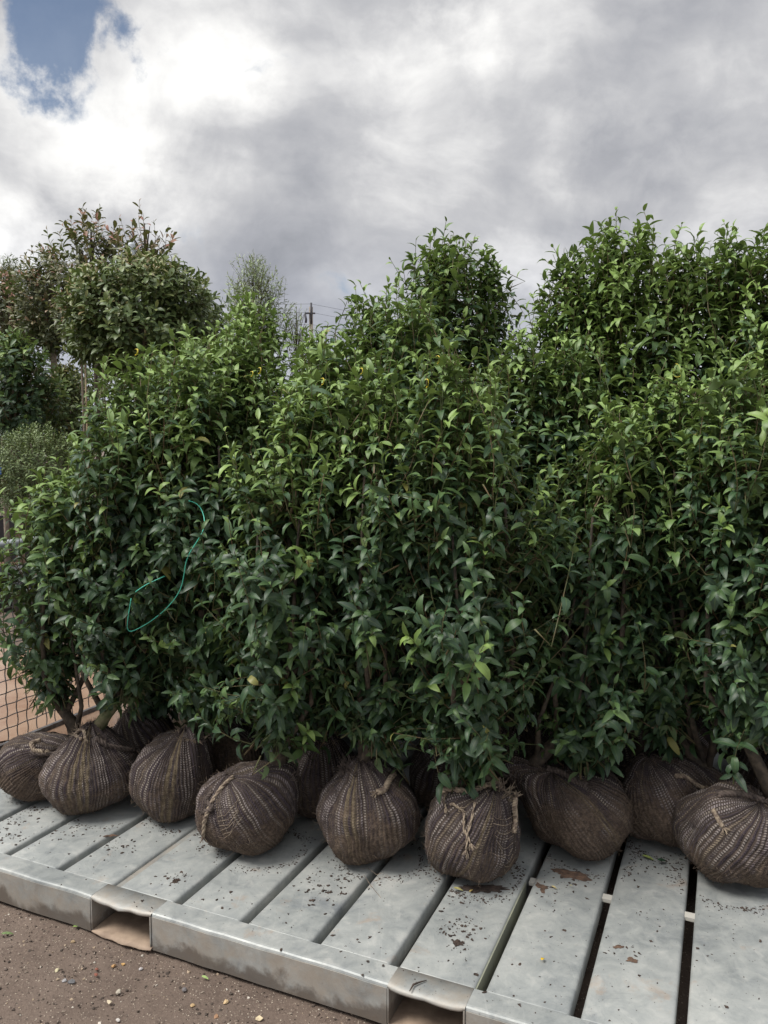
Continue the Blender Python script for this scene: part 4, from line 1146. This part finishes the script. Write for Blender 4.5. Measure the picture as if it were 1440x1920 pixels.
common = dict(up_lo=95, up_hi=20, droop=.25)
bg_tree('standard_tree', 'clipped ball headed evergreen standard with dense oval leaves, behind the laurels at left', 'tree', 268, 595, 7.2, 138, 118, M_bay, 1000, 21, leaf=.092, m=10,
        young=.12, top_young=.3, shoot_len=(.14, .22), leader=False, lobes=.06, inner=.25, **common)
bg_tree('bronze_tree', 'loose bronze leaved tree whose reddish tips stand highest on the left', 'tree', 272, 470, 8.4, 62, 70, M_red, 55, 22, leaf=.105, m=10, young=.9, top_young=.5, shoot_len=(.35, .60), single=True, lobes=.2, tr=.025, bark=M_bark, **common)
bg_tree('bronze_tree', 'open bronze green tree with see-through crown left of the highest reddish tips', 'tree', 172, 478, 8.8, 70, 82, M_red, 105, 23, leaf=.10, m=9, young=.55, top_young=.5, shoot_len=(.22, .38), lobes=.2, tr=.03, bark=M_bark, **common)
bg_tree('bronze_tree', 'dense bronze tree with two pale stems above the yellow shrub', 'tree', 96, 560, 9.6, 72, 98, M_red, 330, 24, leaf=.090, m=9, young=.25, top_young=.35, shoot_len=(.2, .34), lobes=.12, tr=.055, **common)
bg_tree('bronze_tree', 'reddish bronze tree cut by the left picture edge', 'tree', 20, 590, 10.2, 70, 82, M_red, 260, 25, leaf=.095, m=9, young=.45, top_young=.35, shoot_len=(.2, .34), lobes=.12, tr=.05, **common)
bg_tree('green_tree', 'soft light green tree behind the bronze trees at the far left', 'tree', 20, 545, 13.0, 70, 62, M_far, 420, 26, shape='narrow', leaf=.085, m=10, young=.4, shoot_len=(.2, .3), lobes=.15, single=False, **common)
bg_tree('bronze_tree', 'lower bronze green tree on a straight pale stake left of the ball headed one', 'tree', 150, 600, 8.0, 50, 62, M_red, 150, 27, leaf=.085, m=9, young=.3, shoot_len=(.18, .28), lobes=.15, tr=.016, cane=True, **common)
bg_tree('cherry_laurel', 'dark green conical bush with broad drooping leaves at the left edge', 'bush', 30, 745, 8.6, 82, 122, M_leaf, 420, 28, shape='broad', leaf=.105, m=9, young=.10, top_young=.1, shoot_len=(.2, .3), lobes=.1, **dict(up_lo=90, up_hi=25, droop=.7))
bg_tree('clipped_bush', 'small leaved rounded clipped bush in a black pot at left', 'bush', 72, 880, 6.6, 88, 88, M_clip, 1500, 29, shape='broad', leaf=.030, m=10, young=.5, shoot_len=(.07, .12), lobes=.04, single=False, leader=False, pot=True, **dict(up_lo=80, up_hi=10, droop=.05))
bg_tree('blue_conifer', 'grey blue rounded conifer by the left edge above the clipped bush', 'bush', 5, 850, 7.4, 50, 42, M_blue, 500, 30, shape='narrow', leaf=.030, m=10, young=.5, shoot_len=(.06, .10), lobes=.06, single=False, leader=False, pot=True, **dict(up_lo=80, up_hi=10, droop=.05))
bg_tree('yellow_shrub', 'yellow leaved feathery shrub glimpsed behind the pale stems', 'bush', 108, 735, 10.8, 42, 58, M_yel, 200, 31, shape='narrow', leaf=.10, m=9, young=.4, shoot_len=(.2, .35), lobes=.1, single=False, **dict(up_lo=70, up_hi=10, droop=.2))
bg_tree('green_bush', 'dull green leafy bush in the gap below the yellow shrub', 'bush', 128, 775, 9.4, 62, 92, M_bay, 420, 32, leaf=.08, m=9, young=.2, shoot_len=(.15, .25), lobes=.1, **common)
bg_tree('olive_tree', 'wispy grey green olive tree rising behind the palest laurel shoots', 'tree', 475, 570, 9.5, 58, 92, M_olive, 330, 33, shape='narrow', leaf=.072, m=14, young=.3, shoot_len=(.22, .42), lobes=.25, single=False, bark=M_bark, tr=.025, inner=.3, **dict(up_lo=75, up_hi=8, droop=.1))
bg_tree('olive_tree', 'small sprig of grey green olive beside the utility pole', 'tree', 556, 630, 9.8, 30, 62, M_olive, 60, 34, shape='narrow', leaf=.075, m=12, young=.3, shoot_len=(.22, .4), lobes=.25, single=False, bark=M_bark, tr=.015, **dict(up_lo=60, up_hi=8, droop=.1))
# a far boundary hedge closes the view between the stems
hx0 = at_depth(-500, 700, 15.0)[0]; hx1 = at_depth(470, 700, 15.0)[0]
hedge = thing('far_hedge', ((hx0 + hx1) / 2, 15, 0), 'long dull green boundary hedge glimpsed between the tree stems far behind', 'hedge')
fh = Foliage(hedge, 'broad', M_far, single=False); rgh = np.random.default_rng(77); n = 16000
P = np.stack([rgh.uniform(hx0, hx1, n), 15 + rgh.uniform(-.45, .45, n), rgh.uniform(0.02, 2.75, n)], -1)
P[:, 2] *= 1 + .10 * np.sin(P[:, 0] * 2.1) + .06 * np.sin(P[:, 0] * 5.3)
L = nrm(rgh.normal(0, 1, (n, 3)) + np.array([0, -.6, -.1])); N = nrm(rgh.normal(0, .5, (n, 3)) + np.array([0, -.6, .7]))
fh.add(P, L, N, rgh.uniform(.09, .16, n), rgh.random(n) * .99, rgh); fh.done(); ALLF.append(fh)

# ------------------------------------------------------------------ split foliage: the 300 largest-showing leaves of each plant become objects
CELL = 5; GW, GH = 1440 // CELL, 1920 // CELL
zb = np.full(GW * GH, 1e9); recs = []
for fi, f in enumerate(ALLF):
    smp = []
    for (a, wd) in ((.15, 0), (.4, -.1), (.4, .1), (.6, -.1), (.6, .1), (.85, 0)):
        p = f.P + f.L * (a * f.S)[:, None] + f.Y * (wd * f.S)[:, None] - f.N * (a * a * .3 * f.S)[:, None]
        x, y, d = project(p)
        ix = (x // CELL).astype(int); iy = (y // CELL).astype(int)
        ok = (ix >= 0) & (ix < GW) & (iy >= 0) & (iy < GH) & (d > .1)
        cell = np.where(ok, iy * GW + ix, 0)
        np.minimum.at(zb, cell[ok], d[ok]); smp.append((ok, cell, d))
    recs.append(smp)
for f, smp in zip(ALLF, recs):
    win = np.zeros(len(f.P))
    for ok, cell, d in smp: win += ok & (d <= zb[cell] + .012)
    size = f.S / project(f.P)[2]
    f.score = win * size
VISZ = zb.reshape(GH, GW)
VARMESH = {}


def variant(shape, k, bkt, mat):
    key = (shape, k, bkt, mat.name)
    if key not in VARMESH:
        V, U, Fc = SHAPES[shape][k]
        me = bpy.data.meshes.new('leaf'); me.from_pydata(V.tolist(), [], Fc.tolist()); me.update()
        me.polygons.foreach_set('use_smooth', [True] * len(Fc))
        a = me.attributes.new('lf', 'FLOAT_VECTOR', 'POINT')
        a.data.foreach_set('vector', np.concatenate([U, np.full((len(U), 1), (bkt + .5) / NB)], 1).astype(np.float32).ravel())
        me.materials.append(mat); VARMESH[key] = me
    return VARMESH[key]


for f in ALLF:
    n = len(f.P); sel = np.zeros(n, bool)
    if f.single:
        order = np.argsort(-f.score)[:300]; order = order[f.score[order] > 0]; sel[order] = True
        loc = np.array(f.owner.location)
        for i in order:
            o = bpy.data.objects.new(f.leaf_name, variant(f.shape, int(f.K[i]), int(f.B[i]), f.mat)); COL.objects.link(o); o.parent = f.owner
            s = f.S[i]; p = f.P[i] - loc; a, b_, c_ = f.L[i] * s, f.Y[i] * s, f.N[i] * s
            o.matrix_basis = Matrix(((a[0], b_[0], c_[0], p[0]), (a[1], b_[1], c_[1], p[1]), (a[2], b_[2], c_[2], p[2]), (0, 0, 0, 1)))
    Vs, Fs, At, off = [], [], [], 0
    for k, (V, U, Fc) in enumerate(SHAPES[f.shape]):
        m_ = (~sel) & (f.K == k); q = int(m_.sum())
        if not q: continue
        M3 = np.stack([f.L[m_], f.Y[m_], f.N[m_]], 1) * f.S[m_][:, None, None]
        Vs.append((V[None] @ M3 + f.P[m_][:, None, :]).reshape(-1, 3))
        Fs.append((Fc[None] + (np.arange(q) * len(V))[:, None, None] + off).reshape(-1, 3)); off += q * len(V)
        ton = (f.B[m_] + .5) / NB
        At.append(np.concatenate([np.broadcast_to(U[None], (q, len(U), 2)), np.broadcast_to(ton[:, None, None], (q, len(U), 1))], 2).reshape(-1, 3))
    mesh_obj('foliage', np.concatenate(Vs), np.concatenate(Fs), f.mat, f.owner, 'stuff', attr={'lf': ('FLOAT_VECTOR', np.concatenate(At))})


def leaf_depth(px, py, r=3):
    ix, iy = int(px // CELL), int(py // CELL)
    w_ = VISZ[max(0, iy - r):iy + r + 1, max(0, ix - r):ix + r + 1]; w_ = w_[w_ < 1e8]
    return float(np.percentile(w_, 18)) if len(w_) else 3.0


# ------------------------------------------------------------------ green twine caught in the leaves
def twine(pts, label, r=.0017):
    ds = np.array([leaf_depth(*q) for q in pts]) - .016
    for _ in range(2): ds = np.convolve(np.pad(ds, 1, 'edge'), [.25, .5, .25], 'valid')
    c, s = math.cos(PITCH), math.sin(PITCH)
    P = []
    for (x, y), d in zip(pts, ds):
        rr = ray(x, y); dep = rr[1] * c - rr[2] * s
        P.append(np.array([0, 0, CAMH]) + rr * d / dep)
    P = np.array(P); n = len(P); tt = np.linspace(0, n - 1, n * 4)
    Q = np.stack([np.interp(tt, range(n), P[:, k]) for k in range(3)], -1)
    for _ in range(4): Q[1:-1] = (Q[:-2] + 2 * Q[1:-1] + Q[2:]) / 4
    b = Buf(); b.tube(Q, r, 6); o = b.build('twine', M_twine, loc=Q[0]); tag(o, label, 'twine')


twine([(354, 939), (366, 942), (377, 952), (384, 972), (383, 992), (370, 1015), (356, 1035), (348, 1055), (345, 1080), (340, 1103), (327, 1125), (305, 1148), (280, 1167), (255, 1181), (243, 1185), (238, 1178), (239, 1165), (242, 1145), (246, 1122)],
      'long curve of bright green twine draped down the laurel leaves at left')
twine([(254, 1110), (266, 1101), (280, 1093), (296, 1086), (309, 1080)], 'short straight piece of green twine above the end of the long curve')

# yellow plant ties near the tops
def tie(px, py, s, label, heart=False):
    d = leaf_depth(px, py) - .03
    c, si = math.cos(PITCH), math.sin(PITCH); rr = ray(px, py); p = np.array([0, 0, CAMH]) + rr * d / (rr[1] * c - rr[2] * si)
    if heart:
        th = np.linspace(-.2, 2 * PI - 1.0, 18)
        path = np.stack([s * .5 * np.sin(th), .3 * s * np.cos(th * .5), s * .75 * np.cos(th) + s * .15 * np.cos(2 * th)], -1)
    else:
        th = np.linspace(0, 1, 8); path = np.stack([s * (.3 * np.sin(5 * th) + .5 * th), .3 * s * np.cos(4 * th), -s * th * 1.1 + s * .3 * np.sin(7 * th)], -1)
    wv = np.array([0.35, .85, .15]) * s * (.42 if not heart else .30)
    V = []; n = len(path)
    for q in path: V += [p + q - wv * .5, p + q + wv * .5, p + q + wv * .5 + np.array([0, 0, .0012]), p + q - wv * .5 + np.array([0, 0, .0012])]
    Fc = [(i * 4 + j, i * 4 + (j + 1) % 4, i * 4 + 4 + (j + 1) % 4, i * 4 + 4 + j) for i in range(n - 1) for j in range(4)]
    o = mesh_obj('plant_tie', V, Fc, M_tie, loc=p); tag(o, label, 'plant tie', 'yellow plant ties in the laurel tops')


tie(1270, 697, .030, 'yellow loop tie bent like a heart at the right, before the tall laurels', True)
tie(253, 655, .022, 'yellow tie on the leftmost front laurel top below the ball headed tree')
tie(484, 690, .022, 'upper yellow tie of the pair under the palest laurel shoots')
tie(470, 697, .018, 'lower yellow scrap of the pair under the palest laurel shoots')
tie(602, 710, .020, 'yellow tie below the utility pole')
tie(675, 691, .018, 'small yellow tie right of the one below the utility pole')
tie(818, 668, .022, 'broad yellow tie in the top of the widest front laurel')
tie(797, 712, .024, 'hanging yellow tie lower left of the broad one')

# ------------------------------------------------------------------ mesh hurdle on the left
v_f = -1.205
fen = thing('mesh_fence', UV(1.2, v_f), 'galvanised hurdle of crimped wire mesh with a tube top rail at the left edge', 'fence')
pa = on_plane(0, 1405, 0.0); pb_ = on_plane(140, 1347, 0.0)
fd = nrm(pb_ - pa); f0 = pa - fd * 1.2; fl = 4.4
def fp(s, z): return f0 + fd * s + np.array([0, 0, z])
nx_ = nrm(np.cross(fd, [0, 0, 1]))
b = Buf(); b.box(fp(0, .003), fd * fl, nx_ * .022, (0, 0, .024)); b.build('bottom_rail', M_wire, fen, smooth=False)
b = Buf(); b.box(fp(0, .765), fd * fl, nx_ * .030, (0, 0, .022)); b.build('middle_rail', M_wire, fen, smooth=False)
b = Buf(); b.tube([fp(0, 1.03), fp(fl * .5, 1.032), fp(fl, 1.03)], .026, 14); b.build('top_rail', M_rail, fen)
sp = .062
def crimp(a, e, off, ph, n=60):
    q = np.linspace(0, 1, n)[:, None]; L_ = np.linalg.norm(e - a)
    return a + (e - a) * q + off * np.sin(q * L_ / sp * PI + ph) * .0045
nv_ = int(fl / sp)
for i in range(nv_):
    b = Buf(); b.tube(crimp(fp(i * sp + .01, .03), fp(i * sp + .01, .770), nx_, i * PI, 50) + fd * 0, .0030, 5, False); b.build('wire', M_wire, fen)
for j in range(1, 12):
    b = Buf(); b.tube(crimp(fp(0, .03 + j * sp), fp(fl, .03 + j * sp), nx_, j * PI + PI / 2, 240), .0030, 5, False); b.build('wire', M_wire, fen)
for i in range(0, 12):
    b = Buf(); b.tube([fp(.12 + i * .31, .785), fp(.12 + i * .31, 1.01)], .0035, 6); b.build('rod', M_rail, fen)
for s_ in (0.0, fl - .03):
    b = Buf(); b.box(fp(s_, 0), fd * .03, nx_ * .03, (0, 0, 1.03)); b.build('post', M_rail, fen, smooth=False)
# low black board added in place of the dark pots and shade under the bushes
bb = Buf(); q0 = at_depth(-500, 1000, 10.4); q1 = at_depth(260, 1000, 10.4)
bb.box((q0[0], 10.4, 0), (q1[0] - q0[0], 0, 0), (0, .04, 0), (0, 0, .62)); o = bb.build('dark_backing', M_black, smooth=False, loc=(q0[0], 10.4, 0)); tag(o, 'low black board standing in for dark pots and shade under the bushes behind the mesh fence', 'screen')
bb = Buf(); q0 = at_depth(0, 883, 6.3); bb.box((q0[0] - .05, 6.3, q0[2] - .03), (.06, 0, 0), (0, .004, 0), (0, 0, .06)); bb.box((q0[0] - .025, 6.305, q0[2] - .16), (.006, 0, 0), (0, .004, 0), (0, 0, .15)); o = bb.build('plant_label', M_bluep, smooth=False, loc=(q0[0], 6.3, 0)); tag(o, 'small blue plant label on a stick by the clipped bush at the left edge', 'label')
# white tube guard on a cane above the ball headed tree
q0 = at_depth(247, 466, 7.6)
bb = Buf(); bb.tube([(q0[0], q0[1], 0), (q0[0], q0[1], q0[2] + .02)], .010, 6); k = thing('cane_cap', (q0[0], q0[1], 0), 'pale grey cap on a cane poking out above the ball headed tree', 'cap')
bb.build('cane', M_cane, k); bb = Buf()
V = []; kk = 12
for r_, dz in ((.030, -.075), (.034, .03), (.030, .048), (.012, .055)): V += [(q0[0] + r_ * math.cos(2 * PI * i / kk), q0[1] + r_ * math.sin(2 * PI * i / kk), q0[2] + dz) for i in range(kk)]
bb.add(V, [(r * kk + i, r * kk + (i + 1) % kk, (r + 1) * kk + (i + 1) % kk, (r + 1) * kk + i) for r in range(3) for i in range(kk)] + [tuple(3 * kk + i for i in range(kk))]); bb.build('cap', M_white, k)

# ------------------------------------------------------------------ utility pole and wires
Yp = 42.0; p = at_depth(583, 572, Yp)
pole = thing('utility_pole', (p[0], p[1], 0), 'wooden utility pole with short crossarm seen over the hedge', 'pole')
b = Buf(); b.tube([(p[0], Yp, 0), (p[0], Yp, p[2] - .1)], [.14, .10], 12); b.build('post', M_pole, pole)
b = Buf(); b.tube([(p[0] + .02, Yp - .1, p[2] - 1.0), (p[0] + .02, Yp - .1, p[2] + .10)], .055, 8); b.build('insulator_rod', M_cable, pole)
b = Buf(); b.box((p[0] - .32, Yp - .16, p[2] - .48), (.55, 0, 0), (0, .1, 0), (0, 0, .07)); b.build('crossarm', M_cable, pole, smooth=False)
b = Buf(); b.tube([(p[0] - .30, Yp - .2, p[2] - .5), (p[0] - .24, Yp - .2, p[2] - .8), (p[0] - .26, Yp - .2, p[2] - .95)], .06, 8); b.build('bracket', M_cable, pole)
for lab, dz, dx0, sl in (('uppermost', .06, 0, .3), ('middle', -.38, -.3, .1), ('lowest', -1.0, 0, .05)):
    b = Buf(); pts = []
    for s_ in np.linspace(-1, 1, 41):
        x = s_ * 45; pts.append((p[0] + x, Yp + x * .25, p[2] + dz - (3.4 if s_ > 0 else 1.4) * (1 - (1 - abs(s_)) ** 2)))
    b.tube(pts, .0065, 4); o = b.build('overhead_wire', M_cable, loc=(p[0], Yp, p[2] + dz)); tag(o, lab + ' of the three overhead wires carried by the utility pole', 'wire', 'overhead wires on the utility pole')

# ------------------------------------------------------------------ fallen leaves and scraps
def fallen(px, py, z, s, rot, col, label, k=0, tiltx=0.0, nm='fallen_leaf'):
    V, U, Fc = SHAPES['laurel'][k]; V = V * s
    ca, sa = math.cos(rot), math.sin(rot)
    V = V.copy(); V[:, 2] *= .6
    V[:, 2] -= V[:, 2].min()
    R = np.array([[ca, -sa, 0], [sa, ca, 0], [0, 0, 1]])
    p = on_plane(px, py, z)
    me = mesh_obj(nm, V @ R.T + p + np.array([0, 0, .001]), Fc.copy(), plain(nm + '_' + str(px), col, .5, noise_scale=120, col2=tuple(q * .6 for q in col)), loc=p)
    tag(me, label, 'leaf')


fallen(136, 1741, -.004, .034, .3, (.25, .36, .10), 'fallen green leaf on the earth in front of the left fork pocket', 0)
fallen(378, 1833, -.004, .026, -.4, (.36, .50, .18), 'small light green fallen leaf on the earth below the rim')
fallen(-2 + 4, 1755, -.004, .040, .2, (.18, .26, .10), 'green leaf on the earth cut by the left picture edge', 0)
fallen(850, 1668, ZT + .004, .034, -.3, (.46, .42, .17), 'yellowed leaf lying at the foot of the ragged root ball', 0)
fallen(880, 1674, ZT + .004, .022, .9, (.50, .38, .14), 'thin tan leaf scrap right of the yellowed leaf at the ragged ball', 5)
fallen(1203, 1608, ZT + .001, .045, -.5, (.34, .42, .12), 'yellow green leaf lying between the slumped ball and its neighbour', 0)
fallen(1232, 1620, ZT + .001, .050, .1, (.04, .09, .05), 'dark green leaf beside the yellow green one on the deck', 2)
fallen(1068, 1664, ZT + .005, .018, .4, (.75, .66, .36), 'cream curled petal on the broad soil patch', 4)
fallen(1034, 1662, ZT + .005, .022, -.9, (.62, .52, .25), 'straw coloured curl at the left of the broad soil patch', 5)
fallen(1015, 1806, ZT + .001, .026, 1.0, (.75, .50, .04), 'curled bright yellow scrap alone on the slat', 4)
# loose straw by the tan striped ball, twig over the rim
b = Buf(); q = [on_plane(x, y, ZT + z) for x, y, z in ((690, 1628, .01), (706, 1640, .012), (720, 1636, .016), (716, 1648, .004), (700, 1652, .002))]
b.tube(np.array(q), .0007, 4); q = [on_plane(x, y, ZT + z) for x, y, z in ((682, 1640, .006), (695, 1660, .004), (714, 1683, .002))]
b.tube(np.array(q), .0008, 4); o = b.build('straw', M_yarn, loc=q[0]); tag(o, 'thin loop of straw beside the tan striped root ball', 'straw')
b = Buf(); q = [on_plane(x, y, ZT + z) for x, y, z in ((800, 1838, .003), (785, 1842, .005), (775, 1846, .006), (768, 1858, .004))]
b.tube(np.array(q), [.001, .0022, .0028, .0012], 5); o = b.build('root_scrap', M_soil, loc=q[0]); tag(o, 'dark root scrap lying over the rim above the right fork pocket', 'root')
